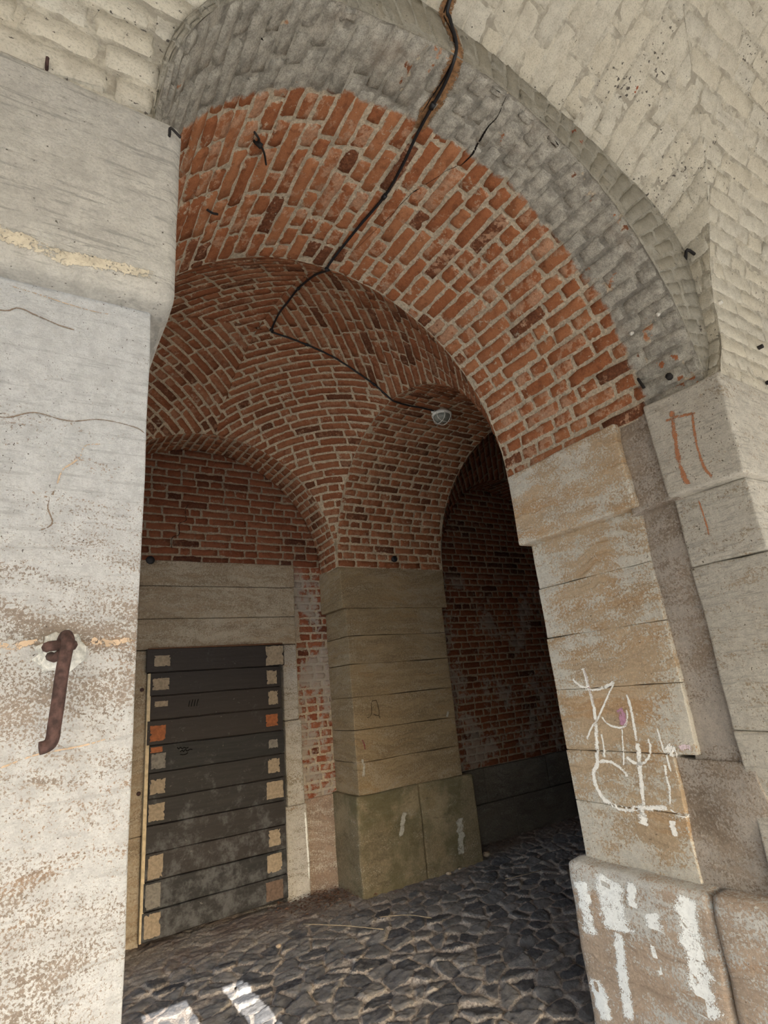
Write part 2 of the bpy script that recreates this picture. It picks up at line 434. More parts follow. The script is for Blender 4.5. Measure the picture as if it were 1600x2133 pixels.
# smooth (Catmull-Rom)
def smooth_poly(p, n=8):
    p = np.asarray(p, float); out = []
    q = np.vstack([2 * p[0] - p[1], p, 2 * p[-1] - p[-2]])
    for i in range(1, len(q) - 2):
        for k in range(n):
            t = k / n
            out.append(.5 * ((2 * q[i]) + (-q[i - 1] + q[i + 1]) * t + (2 * q[i - 1] - 5 * q[i] + 4 * q[i + 1] - q[i + 2]) * t * t + (-q[i - 1] + 3 * q[i] - 3 * q[i + 1] + q[i + 2]) * t ** 3))
    out.append(p[-1]); return np.array(out)
RIMS = smooth_poly(RIM)
RL = np.r_[0, np.cumsum(np.hypot(*np.diff(RIMS, axis=0).T))]
RT = RL[-1]
def rim_xz(s): return np.interp(s, RL, RIMS[:, 0]), np.interp(s, RL, RIMS[:, 1])
def rim_slope(s):
    x, z = rim_xz(s)
    return np.clip((z - 1.8) / .3, 0, 1) * np.interp(x, [1.6, 2.0], [.42, .52])
GR, GYC, GZC = 1.60, -.61, 1.50      # gallery vault (heights from the eye; +1.6 for the floor)
def inside_gallery(Y, Z):
    return np.where(Z < GZC, Y < GYC + GR, (Y - GYC) ** 2 + (Z - GZC) ** 2 < GR ** 2)
ss = np.linspace(0, RT, 260); TS = []
for s in ss:
    x, z = rim_xz(s); k = rim_slope(s); y0 = yb(x); t = 0
    while t < 1.6 and not inside_gallery(y0 - t, z + k * t): t += .005
    TS.append(t)
TS = np.convolve(np.r_[TS[0], TS, TS[-1]], [.25, .5, .25], 'valid'); TS = np.maximum(TS, .002)
def Tof(s): return np.interp(s, ss, TS)

def fsoff(U, V):      # U along the soffit towards the gallery, V along the rim
    x, z = rim_xz(V); k = rim_slope(V)
    P = np.stack([x + .02 * U, yb(x) - U, z + k * U + 1.6], 1)
    e = .01; x2, z2 = rim_xz(np.clip(V + e, 0, RT)); x1, z1 = rim_xz(np.clip(V - e, 0, RT))
    tx, tz = x2 - x1, z2 - z1
    l = np.hypot(tx, tz) + 1e-9
    N = np.stack([-tz / l, -k * 0.0, tx / l], 1)
    N = np.where((N * (np.array([1.3, 0, 1.16]) - np.stack([x, 0 * x, z], 1))).sum(1)[:, None] < 0, -N, N)
    return P, N
v, f, a = lay(fsoff, rows(0, RT, .095), const(-.015), Tof, 'mix', L=.28, H=.14, mortar=.010, h=.003, rimd=-.0012, seed=50, nbase=24)
tag(mesh_obj('ceiling', v, f, WHITE, attr=a), 'whitewashed brick soffit flaring out above the entrance arch', 'vault', kind='structure')

# band between arch edge and rim (voussoirs end-on)
def fband(U, V):      # U: 0 at the intrados, 1 at rim scaled .15 ; V along rim fraction
    w = V / RT; x1, z1 = rim_xz(V)
    ang = np.arctan2(z1 - 1.16, x1 - CX)
    ang = np.clip(ang, 0, math.pi)
    x0 = CX + 1.16 * np.cos(ang); z0 = 1.16 + 1.16 * np.sin(ang)
    t = U / .15
    x = x0 + (x1 - x0) * t; z = z0 + (z1 - z0) * t
    P = np.stack([x, yb(x), z + 1.6], 1); N = np.zeros_like(P); N[:, 1] = -1
    return P, N
v, f, a = lay(fband, rows(0, RT, .085), const(-.002), const(.152), 'mix', L=.15, H=.08, mortar=.008, h=.005, seed=51, nbase=8)
tag(mesh_obj('wall_front', v, f, SHADED_GREYB, attr=a), 'narrow grey whitewashed brick step round the outer edge of the entrance arch, colour darkened for its shade', 'wall', kind='structure')

# gallery vault
gx, gz = rim_xz(ss); gk = rim_slope(ss)
GRX = gx + .02 * TS; GRZ = gz + gk * TS; GRY = yb(gx) - TS
top = int(np.argmax(GRZ))
rZ, rX = GRZ[:top + 1], GRX[:top + 1]; o1 = np.argsort(rZ); rZ, rX = rZ[o1], rX[o1]
lZ, lX = GRZ[top:], GRX[top:]; o2 = np.argsort(lZ); lZ, lX = lZ[o2], lX[o2]
ZTOP = GRZ[top]
def gal_yz(V):        # V=0 at the pier capital (z 1.16), arc length
    V = np.asarray(V, float); straight = GZC - 1.16
    th = np.clip((V - straight) / GR, 0, math.pi)
    Y = np.where(V < straight, GYC + GR, GYC + GR * np.cos(th)); Z = np.where(V < straight, 1.16 + V, GZC + GR * np.sin(th))
    return Y, Z, th
def fgal(U, V):
    Y, Z, th = gal_yz(V)
    P = np.stack([U, Y, Z + 1.6], 1); N = -np.stack([0 * th, np.cos(th), np.sin(th)], 1)
    return P, N
def g_r(V): Y, Z, th = gal_yz(V); return np.where(Z < ZTOP, np.interp(Z, rZ, rX), (rX[-1] + lX[-1]) / 2)
def g_l(V): Y, Z, th = gal_yz(V); return np.where(Z < ZTOP, np.interp(Z, lZ, lX), (rX[-1] + lX[-1]) / 2)
vr = rows(0, GZC - 1.16 + GR * math.pi / 2, .086)
pa = lay(fgal, vr, g_r, const(5.6), 'mix', L=.27, H=.14, mortar=.010, h=.003, rimd=-.0012, seed=52, nbase=80)
pb = lay(fgal, vr, const(-3.2), g_l, 'mix', L=.27, H=.14, mortar=.014, h=.006, rimd=-.002, seed=53, nbase=80)
pc = lay(fgal, rows(GZC - 1.16 + GR * math.pi / 2, GZC - 1.16 + GR * math.pi, .10), const(-3.2), const(5.6), 'mix', L=.30, H=.15, seed=54, nbase=30)
v, f, a = merge([pa, pb, pc])
tag(mesh_obj('ceiling', v, f, WHITE, attr=a), 'whitewashed brick vault of the outer gallery curving up from the pier capitals', 'vault', kind='structure')

# ------------------------------------------------------------------ stone blocks
def block(bm, x0, x1, y0, y1, z0, z1, bev=.012, rough=.004, sub=.09, seed=0):
    b2 = bmesh.new()
    bmesh.ops.create_cube(b2, size=1)
    for vv in b2.verts:
        vv.co = Vector(((x0 + x1) / 2 + vv.co.x * (x1 - x0), (y0 + y1) / 2 + vv.co.y * (y1 - y0), (z0 + z1) / 2 + vv.co.z * (z1 - z0)))
    if bev: bmesh.ops.bevel(b2, geom=b2.edges[:], offset=bev, segments=3, profile=.6, affect='EDGES')
    for ax, (a, b) in enumerate(((x0, x1), (y0, y1), (z0, z1))):
        n = min(14, int((b - a) / sub))
        for i in range(1, n):
            c = a + (b - a) * i / n
            no = [0, 0, 0]; no[ax] = 1; co = [0, 0, 0]; co[ax] = c
            bmesh.ops.bisect_plane(b2, geom=b2.verts[:] + b2.edges[:] + b2.faces[:], plane_co=co, plane_no=no)
    for vv in b2.verts:
        p = vv.co * 3.1 + Vector((seed * 7.3, seed * 1.7, 0))
        d = mnoise.noise_vector(p) * rough * 1.4 + mnoise.noise_vector(vv.co * 11 + Vector((seed, 0, 0))) * rough * .8
        vv.co += d
    me = bpy.data.meshes.new('tmp'); b2.to_mesh(me); b2.free(); bm.from_mesh(me); bpy.data.meshes.remove(me)

def blocks(name, lst, mat, parent, **kw):
    bm = bmesh.new()
    for i, b in enumerate(lst): block(bm, *b, seed=i + len(name), **kw)
    return bm_obj(name, bm, mat, parent, smooth=True)

# right pier
RP = tag(empty('stone_pier', (3.1, 1.6, 0)), 'right stone pier with chalk-white graffiti on its pale sandstone reveal', 'pier')
blocks('capital', [(2.42, 3.75, 1.495, 2.265, 2.325, 2.765)], ST_RIGHT, RP, bev=.012)
blocks('capital', [(2.42, 5.6, .98, 1.33, 2.305, 2.77)], ST_ROUT, RP, bev=.014, rough=.006)
zc = [.68, .955, 1.198, 1.503, 1.782, 2.063, 2.33]
inner = []
for i, (a_, b_) in enumerate(zip(zc[:-1], zc[1:])):
    y0 = 1.525 if i >= 2 else 1.64
    inner.append((2.5, 3.7, y0, 2.245, a_ + .0008, b_ - .0008))
blocks('shaft', inner, ST_RIGHT, RP, bev=.006)
blocks('jamb', [(2.5, 5.6, 1.02, 1.345, .66, 1.30), (2.5, 5.6, 1.02, 1.347, 1.304, 1.985), (2.5, 5.6, 1.02, 1.343, 1.989, 2.31)], ST_ROUT, RP, bev=.012, rough=.006)
blocks('rough_channel', [(2.46, 3.6, 1.30, 1.53, 2.29, 2.76), (2.53, 3.6, 1.30, 1.56, 1.1, 2.34), (2.512, 3.6, 1.28, 1.70, .62, 1.18)], ST_ROUGH, RP, bev=.006, rough=.016, sub=.05)
blocks('plinth', [(2.395, 3.8, 1.562, 2.285, -.04, .695), (2.395, 5.6, .93, 1.555, -.04, .70)], ST_PLINTH, RP, bev=.035, rough=.008)

# left pier
LP = tag(empty('stone_pier', (-1.3, 1.6, 0)), 'left whitewashed stone pier with peeling paint and a rusty iron hook', 'pier')
blocks('capital', [(-3.2, .195, .945, 2.27, 2.345, 2.815)], ST_LCAP, LP, bev=.03, rough=.005)
blocks('shaft', [(-3.2, .155, 1.0, 2.25, .68, 2.36)], ST_LEFT, LP, bev=.006, rough=.004)
blocks('plinth', [(-3.2, .25, .94, 2.285, -.04, .69)], ST_LEFT, LP, bev=.03, rough=.006)

# pilaster
PIL = tag(empty('stone_pilaster', (3.13, 4.86, 0)), 'brown sandstone pilaster with block capital and mossy plinth, right of the boarded door', 'pilaster')
blocks('capital', [(2.487, 3.735, 4.63, 5.12, 2.35, 2.762)], ST_PIL, PIL, bev=.01)
zj = [.735, .998, 1.264, 1.543, 1.833, 2.089, 2.352]
blocks('shaft', [(2.535, 3.68, 4.65, 5.12, p + .0015, q - .0015) for p, q in zip(zj[:-1], zj[1:])], ST_PIL, PIL, bev=.008)
blocks('plinth', [(2.49, 3.142, 4.62, 5.12, -.04, .74), (3.146, 3.79, 4.62, 5.12, -.04, .735)], ST_PILP, PIL, bev=.022, rough=.006)

PIL2 = PIL.copy(); COL.objects.link(PIL2); PIL2.location = PIL.location + Vector((-3.595, 0, 0))
PIL2['label'] = 'stone pilaster at the left end of the door bay, behind the white pier'
for ch in list(PIL.children):
    c_ = ch.copy(); COL.objects.link(c_); c_.parent = PIL2; c_.matrix_parent_inverse = ch.matrix_parent_inverse.copy()
# dado of the dark bay
dd = tag(empty('stone_dado', (4.9, 5.1, 0)), 'grey two-course stone dado along the foot of the brick wall in the dark bay', 'dado')
bl = []
for (zz0, zz1, off) in ((-.04, .345, 0), (.348, .685, .35)):
    x = 3.70 - off
    while x < 6.1:
        bl.append((max(3.7, x) + .002, min(6.1, x + .95) - .002, 5.045 if zz0 > 0 else 5.03, 5.15, zz0, zz1)); x += .95
blocks('course', bl, ST_DADO, dd, bev=.012)

# stone surround of the door
SR = tag(empty('door_surround', (1.45, 5.08, 0)), 'pale stone door surround with stacked lintel slabs around the dark boarded door', 'door surround')
blocks('lintel', [(.05, 2.205, 5.07, 5.2, 2.622, 2.85)], ST_FRAME, SR, bev=.012)
blocks('lintel', [(.05, 2.196, 5.06, 5.2, 2.336, 2.618)], ST_FRAME, SR, bev=.014)
blocks('lintel', [(.05, 2.188, 5.05, 5.2, 2.078, 2.332)], ST_FRAME, SR, bev=.01)
blocks('jamb', [(2.045, 2.185, 5.05, 5.2, 1.40, 2.075), (2.045, 2.205, 5.05, 5.2, .70, 1.396)], ST_JAMB, SR, bev=.014)
blocks('jamb', [(2.02, 2.225, 5.035, 5.2, -.04, .70)], ST_JAMB, SR, bev=.02, rough=.008)
blocks('jamb', [(.3, .872, 5.065, 5.2, .70, 2.075), (.3, .872, 5.07, 5.2, -.04, .695)], ST_FRAME, SR, bev=.01)
pb_ = blocks('plaster_base', [(2.20, 2.52, 5.06, 5.2, -.04, .725)], PLASTER, None, bev=.012, rough=.006)
pb_.name = 'plaster_plinth'
tag(pb_, 'stained pinkish plaster plinth under the brick strip between door and pilaster', 'plinth')

# ------------------------------------------------------------------ enclosing masonry; roof and back slabs added to stop sky light leaking in
def boxm(name, bx, mat, label, kind='structure'):
    bm = bmesh.new()
    for b in bx:
        b2 = bmesh.new(); bmesh.ops.create_cube(b2, size=1)
        x0, x1, y0, y1, z0, z1 = b
        for vv in b2.verts:
            vv.co = Vector(((x0 + x1) / 2 + vv.co.x * (x1 - x0), (y0 + y1) / 2 + vv.co.y * (y1 - y0), (z0 + z1) / 2 + vv.co.z * (z1 - z0)))
        me = bpy.data.meshes.new('t'); b2.to_mesh(me); b2.free(); bm.from_mesh(me); bpy.data.meshes.remove(me)
    return tag(bm_obj(name, bm, mat), label, 'wall', kind=kind)
DARKW = stone_mat('dark_masonry', (.16, .09, .06), (.09, .055, .04), (.12, .07, .045), (.2, .17, .13), .2)
OUTW = stone_mat('outer_wall_render', (.52, .51, .49), (.42, .41, .39), (.48, .46, .44), (.60, .59, .57), .5)
boxm('wall_back', [(-3.6, 6.4, 5.2, 5.6, -.1, 5.6)], DARKW, 'unseen slab added behind the brick back wall against light leaks')
boxm('wall_right', [(6.06, 6.4, 1.9, 5.3, -.1, 5.6)], DARKW, 'dark end wall of the corridor bay')
boxm('wall_front', [(3.72, 6.1, 1.8, 2.0, -.1, 4.3)], DARKW, 'dark inner face of the front wall in the unlit bay')
boxm('ceiling', [(-3.6, 6.4, -2.6, 5.6, 4.95, 5.3), (-3.6, -1.15, 2.2, 5.3, 4.2, 4.5)], DARKW, 'unseen slabs added above the vaults against light leaks')
# unseen wall across the gallery, slits and openings shaped to place the sun patches
yo0, yo1 = -2.55, -2.21
boxm('wall_rear_sun_mask', [(-3.6, 6.4, yo0, yo1, 3.05, 5.0),
                   (-.75, .72, yo0, yo1, 1.95, 3.06), (.965, 1.17, yo0, yo1, 1.95, 3.06), (1.30, 4.0, yo0, yo1, 1.95, 3.06),
                   (.72, .965, yo0, yo1, 1.95, 2.15), (1.17, 1.30, yo0, yo1, 1.95, 2.15)], OUTW, 'unseen outer wall behind the viewer, bays and slits shaped for the sun patches')
boxm('wall_left', [(-3.6, -3.3, yo1 + .01, .98, -.1, 5.0)], OUTW, 'end wall of the gallery on the left')
boxm('wall_right', [(5.62, 6.0, yo1 + .01, .92, -.1, 5.0)], OUTW, 'end wall of the gallery on the right')

# ------------------------------------------------------------------ floor
def floor_mesh():
    x0, x1, y0, y1, st = -.9, 6.2, .6, 5.2, .0135
    nx, ny = int((x1 - x0) / st), int((y1 - y0) / st)
    X, Y = np.meshgrid(np.linspace(x0, x1, nx), np.linspace(y0, y1, ny))
    r = np.random.default_rng(11)
    pts = []
    sx, sy = .165, .125
    for j in range(int((y1 - y0) / sy) + 4):
        for i in range(int((x1 - x0) / sx) + 4):
            pts.append((x0 - .2 + (i + .5 * (j % 2)) * sx + r.normal(0, .042), y0 - .2 + j * sy + r.normal(0, .033)))
    pts = np.array(pts); n = len(pts)
    kd = kdtree.KDTree(n)
    # slightly stretched metric, rotated so the stones lie askew
    ang = .35; ca, sa = math.cos(ang), math.sin(ang)
    def tr(x, y): return ((x * ca + y * sa) * .8, (-x * sa + y * ca) * 1.12)
    for i, (x, y) in enumerate(pts):
        a_, b_ = tr(x, y); kd.insert((a_, b_, 0), i)
    kd.balance()
    wx = X + .005 * np.sin(Y * 31 + np.sin(X * 23)) ; wy = Y + .004 * np.sin(X * 37 + np.cos(Y * 19))
    TX, TY = tr(wx, wy)
    idx = np.zeros(X.size, int); e = np.zeros(X.size); d1 = np.zeros(X.size)
    for k, (x, y) in enumerate(zip(TX.ravel(), TY.ravel())):
        q = kd.find_n((x, y, 0), 2)
        idx[k] = q[0][1]; e[k] = q[1][2] - q[0][2]; d1[k] = q[0][2]
    e = np.clip(e / .045, 0, 1)
    ht = r.uniform(.55, 1.1, n); tx = r.normal(0, .075, n); ty = r.normal(0, .085, n); col = r.random(n)
    dxy = np.stack([X.ravel(), Y.ravel()], 1) - pts[idx]
    dome = np.clip(1 - (1 - e) ** 3.2, 0, 1)
    z = .018 * ht[idx] * dome + dome * (tx[idx] * dxy[:, 0] + ty[idx] * dxy[:, 1])
    # dirt banked up along the walls
    yy = Y.ravel(); xx = X.ravel()
    dirt = np.clip((yy - 4.15) / .6, 0, 1) * np.clip((3.9 - xx) / .4, 0, 1) * .85
    dirt = np.maximum(dirt, np.clip((yy - 4.45) / .3, 0, 1) * .6)
    dirt = np.maximum(dirt, np.clip((1.15 - xx) / .6, 0, 1) * .5)
    z = z * (1 - .6 * dirt) + .010 * dirt - .028
    for k in range(len(z)):
        z[k] += .005 * mnoise.noise((xx[k] * 22, yy[k] * 22, 0)) + .006 * mnoise.noise((xx[k] * 55, yy[k] * 55, 3.)) * (.4 + dome[k])
    V = np.stack([xx, yy, z], 1)
    im = np.arange(nx * ny).reshape(ny, nx)
    q = np.stack([im[:-1, :-1], im[:-1, 1:], im[1:, 1:], im[1:, :-1]], -1).reshape(-1, 4)
    att = np.stack([col[idx], dirt, e, np.ones_like(e)], 1)
    return V, q, att
M = Mat('cobbles', .72, .35)
r1, dirt, e, _ = M.attr()
stone = M.ramp(r1, [(0, (.075, .079, .087)), (.35, (.13, .132, .138)), (.7, (.19, .186, .183)), (1, (.26, .248, .235))])
stone = M.mix(M.math('MULTIPLY', M.step(M.noise(40, 6, .7), .42, .70), .5), stone, (.26, .245, .23))
stone = M.mix(M.math('MULTIPLY', M.step(M.noise(14, 5, .7), .50, .66), .5), stone, (.03, .032, .038))
dust = M.mix(M.step(M.noise(60, 5, .7), .35, .65), (.26, .225, .195), (.56, .50, .43))
redd = M.step(M.noise(2.2, 4), .44, .58)
dust = M.mix(M.math('MULTIPLY', M.math('MULTIPLY', redd, dirt), .7), dust, (.17, .095, .068))
jm = M.step(M.math('ADD', e, M.math('MULTIPLY', M.math('SUBTRACT', M.noise(30, 5, .7), .5), .7)), .46, .30)
col = M.mix(jm, stone, dust)
dm = M.math('MULTIPLY', M.step(M.math('ADD', M.math('MULTIPLY', dirt, .45), M.math('MULTIPLY', M.noise(8, 6, .7), .9)), .50, .78), .85)
col = M.mix(dm, col, M.mix(.3, dust, (.10, .09, .08)))
M.bump(M.noise(60, 7, .75), .8, .012)
COB = M.done(col)
v, f, a = floor_mesh()
tag(mesh_obj('floor', v, f, COB, attr=a), 'uneven dark cobbled floor with dusty joints', 'floor', kind='structure')
M = Mat('earth', .95, .1)
EARTH = M.done(M.mix(M.step(M.noise(6, 5), .3, .7), (.30, .295, .285), (.40, .395, .38)))
gb = bmesh.new()
for (a0, a1, b0, b1) in ((-40, 40, -60, .62), (-8, -.88, .6, 5.2)):
    gb.faces.new([gb.verts.new(p) for p in ((a0, b0, -.03), (a1, b0, -.03), (a1, b1, -.03), (a0, b1, -.03))])
tag(bm_obj('ground', gb, EARTH), 'trodden ground outside the gallery', 'ground', kind='structure')

# ------------------------------------------------------------------ door
def wood_mat():
    M = Mat('tarred_boards', .62, .35)
    oi = M.n.new('ShaderNodeObjectInfo').outputs['Random']
    v = M.scale(M.pos, (3, 3, 34))
    g = M.noise(1.2, 6, .65, vec=v)
    c = M.mix(M.step(g, .3, .7), (.006, .0065, .0075), (.016, .0155, .0155))
    c = M.mix(M.math('MULTIPLY', oi, .55), c, (.030, .020, .016))
    z = M.sep(M.pos)[2]
    lowm = M.step(z, 1.5, .2)
    sc = M.step(M.math('ADD', M.noise(7, 6, .72), M.math('MULTIPLY', lowm, .16)), .58, .78)
    c = M.mix(M.math('MULTIPLY', sc, .55), c, (.11, .113, .116))
    scr = M.step(M.noise(2.0, 6, .8, vec=M.scale(M.pos, (9, 9, 14)), dist=1.5), .62, .70)
    c = M.mix(M.math('MULTIPLY', scr, .5), c, (.26, .25, .235))
    M.bump(g, .4, .006); M.bump(M.noise(50, 5), .4, .004)
    return M.done(c)
WOOD = wood_mat()
EDGEW = plain('pale_wood_edge', (.48, .39, .25), .8, 0, .2, 30)
TANW = plain('bare_plywood', (.25, .20, .14), .85, 0, .22, 45, .003)
ORW = plain('orange_wood', (.25, .085, .03), .8, 0, .25, 35, .003)
GRYW = plain('grey_bare_wood', (.16, .148, .128), .85, 0, .25, 45, .003)
BRNW = plain('brown_bare_wood', (.11, .075, .055), .85, 0, .25, 45, .003)
door = tag(empty('door_1', (1.45, 5.04, 0)), 'tall door clad in dark horizontal boards with pale bare-wood patches at the board ends', 'door', kind='structure')
PL = [(.849, 2.080), (.881, 1.890), (.889, 1.706), (.891, 1.523), (.890, 1.336), (.900, 1.134), (.897, .949), (.891, .769), (.891, .582), (.888, .396), (.882, .206), (.879, .020)]
PR = [(2.038, 2.072), (2.002, 1.882), (2.0, 1.700), (2.003, 1.517), (2.009, 1.325), (2.011, 1.135), (2.008, .948), (2.006, .762), (2.003, .577), (2.0, .395), (2.001, .211), (2.002, .039)]
PATCH = [(1, 'R', 1.857, 2.064, 2.031, 1.888, TANW), (1, 'L', .904, 2.023, 1.033, 1.934, TANW), (2, 'L', .899, 1.843, 1.031, 1.749, TANW), (2, 'R', 1.865, 1.849, 1.962, 1.726, TANW),
         (3, 'L', .92, 1.664, 1.023, 1.62, TANW), (3, 'R', 1.876, 1.669, 1.967, 1.549, TANW), (4, 'L', .892, 1.482, 1.012, 1.362, ORW), (4, 'R', 1.848, 1.471, 1.96, 1.369, ORW),
         (5, 'L', .906, 1.275, 1.017, 1.160, GRYW), (5, 'L', .898, 1.322, .99, 1.28, ORW), (5, 'R', 1.866, 1.262, 1.951, 1.190, GRYW), (6, 'L', .905, 1.088, 1.02, .981, TANW), (6, 'R', 1.857, 1.108, 1.964, .991, TANW),
         (7, 'L', .900, .917, 1.019, .794, TANW), (7, 'R', 1.839, .928, 1.992, .791, TANW), (9, 'L', .907, .567, 1.016, .409, TANW), (9, 'R', 1.846, .558, 1.952, .436, TANW),
         (10, 'L', .896, .383, 1.005, .221, GRYW), (10, 'R', 1.829, .381, 1.959, .246, TANW), (11, 'L', .893, .195, 1.008, .040, TANW), (11, 'R', 1.811, .188, 1.96, .050, BRNW)]
rp = random.Random(5)
def patch_mesh(x0, z0, x1, z1, y):
    """ragged thin sheet"""
    pts = []
    n = 9
    def side(ax, az, bx, bz):
        for k in range(n):
            t = k / n; pts.append([ax + (bx - ax) * t, az + (bz - az) * t])
    side(x0, z0, x1, z0); side(x1, z0, x1, z1); side(x1, z1, x0, z1); side(x0, z1, x0, z0)
    cx, cz = (x0 + x1) / 2, (z0 + z1) / 2
    for p in pts:
        j = abs(rp.gauss(0, .045)) + (.18 if rp.random() < .08 else 0)
        p[0] += (cx - p[0]) * j; p[1] += (cz - p[1]) * j
    V = [(p[0], y, p[1]) for p in pts] + [(p[0], y + .003, p[1]) for p in pts]
    m = len(pts)
    F = [list(range(m))] + [[i, (i + 1) % m, m + (i + 1) % m, m + i] for i in range(m)]
    return V, F
planks = []
for i in range(11):
    (xl0, zl0), (xr0, zr0) = PL[i], PR[i]; (xl1, zl1), (xr1, zr1) = PL[i + 1], PR[i + 1]
    g = .004
    if i == 0: xl0, xl1, xr0, xr1 = .850, .848, 2.036, 2.034
    else: xl0 = xl1 = (PL[i][0] + PL[i + 1][0]) / 2 if i != 3 else .872; xr0 = xr1 = (PR[i][0] + PR[i + 1][0]) / 2
    yf = 5.002 if i != 0 else 4.990
    yf += rp.uniform(-.003, .003)
    dz = .006
    bm = bmesh.new()
    nx = 10
    fr_, bk_ = [], []
    grid = []
    for k in range(nx + 1):
        t = k / nx
        zt = zl0 + (zr0 - zl0) * t - g / 2; zb = zl1 + (zr1 - zl1) * t + g / 2
        wob = rp.gauss(0, .0012)
        rowv = [bm.verts.new((xl0 + (xr0 - xl0) * t, yy_, zz_)) for yy_, zz_ in ((5.03, zt), (yf + .004, zt + wob), (yf, zt - .005 + wob), (yf - .0015, (zt + zb) / 2), (yf, zb + .005 + wob), (yf + .004, zb + wob), (5.03, zb))]
        grid.append(rowv)
    for k in range(nx):
        for j in range(7):
            j2 = (j + 1) % 7
            bm.faces.new((grid[k][j], grid[k][j2], grid[k + 1][j2], grid[k + 1][j]))
    bm.faces.new(grid[0][::-1]); bm.faces.new(grid[-1])
    bmesh.ops.recalc_face_normals(bm, faces=bm.faces)
    o = bm_obj('plank', bm, WOOD, door, origin=((xl0 + xr0) / 2, yf, (zl0 + zl1) / 2))
    o.location = Vector(((xl0 + xr0) / 2, yf, (zl0 + zl1) / 2))
    planks.append((o, yf))
for (n_, side, x0, z0, x1, z1, mt) in PATCH:
    o, yf = planks[n_ - 1]
    V, F = patch_mesh(x0, z0, x1, z1, yf - .0045)
    me = bpy.data.meshes.new('bare_patch'); base = Vector(o.location)
    me.from_pydata([(Vector(p) - base) for p in V], [], F); me.materials.append(mt); me.update()
    bmx = bmesh.new(); bmx.from_mesh(me); bmesh.ops.recalc_face_normals(bmx, faces=bmx.faces); bmx.to_mesh(me); bmx.free()
    c = bpy.data.objects.new('bare_patch', me); COL.objects.link(c); c.parent = o
    c['label'] = {'orange_wood': 'orange bare wood patch', 'bare_plywood': 'tan bare wood patch', 'grey_bare_wood': 'greyish bare wood patch', 'brown_bare_wood': 'brown bare wood patch'}[mt.name]
e_ = blocks('edge_strip', [(.866, .892, 5.006, 5.05, .02, 1.885)], EDGEW, door, bev=.002, rough=.001)
e_['label'] = 'pale unpainted wood edge'
blocks('door_leaf', [(.895, 2.0, 5.031, 5.05, .03, 2.07)], WOOD, door, bev=.003, rough=0)
e_ = blocks('top_rail', [(.862, 2.03, 5.0, 5.045, 2.074, 2.088)], plain('rusty_rail', (.10, .045, .02), .8), door, bev=.002, rough=.001)

# ------------------------------------------------------------------ tubes
def tube(bm, pts, r, seg=8, closed_ends=True, taper=None):
    pts = [Vector(p) for p in pts]; rings = []; n = len(pts)
    up = None
    for i, p in enumerate(pts):
        t = (pts[min(i + 1, n - 1)] - pts[max(i - 1, 0)]).normalized()
        if up is None:
            up = t.orthogonal().normalized()
        up = (up - t * up.dot(t)).normalized(); sd = t.cross(up)
        rr = r if taper is None else r * taper[i]
        rings.append([bm.verts.new(p + (up * math.cos(a) + sd * math.sin(a)) * rr) for a in [2 * math.pi * k / seg for k in range(seg)]])
    for a, b in zip(rings[:-1], rings[1:]):
        for k in range(seg):
            bm.faces.new((a[k], a[(k + 1) % seg], b[(k + 1) % seg], b[k]))
    if closed_ends:
        bm.faces.new(rings[0][::-1]); bm.faces.new(rings[-1])
def spline(p, n=8): return [tuple(q) for q in smooth_poly(np.array(p, float), n)]

BLACK = plain('black_rubber', (.010, .010, .012), .55)
IRON = plain('rusty_iron', (.055, .030, .026), .85, .2, .5, 90, .004)
DIRON = plain('dark_iron', (.02, .017, .016), .8, .2, .4, 60)

# cable
cab = tag(empty('cable', (1.30, 2.2, 3.91)), 'black electric cable running down the arch crown and across the vault to the lamp', 'cable')
d = .012
cp = [(1.205, .45, 4.375), (1.19, .75, 4.23), (1.185, .99, 4.115), (1.205, 1.022, 4.07), (1.222, 1.028, 3.96), (1.225, 1.06, 3.905), (1.246, 1.147, 3.903), (1.255, 1.241, 3.903), (1.268, 1.366, 3.903), (1.300, 1.549, 3.905), (1.313, 1.721, 3.905),
      (1.291, 1.949, 3.905), (1.273, 2.215, 3.905), (1.278, 2.29, 3.905), (1.300, 2.315, 3.925), (1.319, 2.526, 4.062), (1.339, 2.802, 4.18), (1.357, 3.023, 4.238), (1.363, 3.208, 4.268), (1.393, 3.43, 4.283), (1.43, 3.452, 4.281), (1.535, 3.452, 4.272), (1.695, 3.448, 4.249), (1.902, 3.442, 4.200),
      (2.036, 3.449, 4.156), (2.297, 3.446, 4.029), (2.44, 3.45, 3.935), (2.50, 3.452, 3.912), (2.64, 3.46, 3.910), (2.759, 3.452, 3.910), (2.90, 3.446, 3.905)]
bm = bmesh.new(); tube(bm, spline(cp, 6), .0068, 8); bm_obj('wire', bm, BLACK, cab, True)
for k in (7, 10, 13, 16, 19, 22, 25):
    bm = bmesh.new(); p = Vector(cp[k]); q = Vector(cp[k + 1]); t = (q - p).normalized() * .012
    tube(bm, [p - t, p, p + t], .0115, 8); bm_obj('clip', bm, BLACK, cab, True)

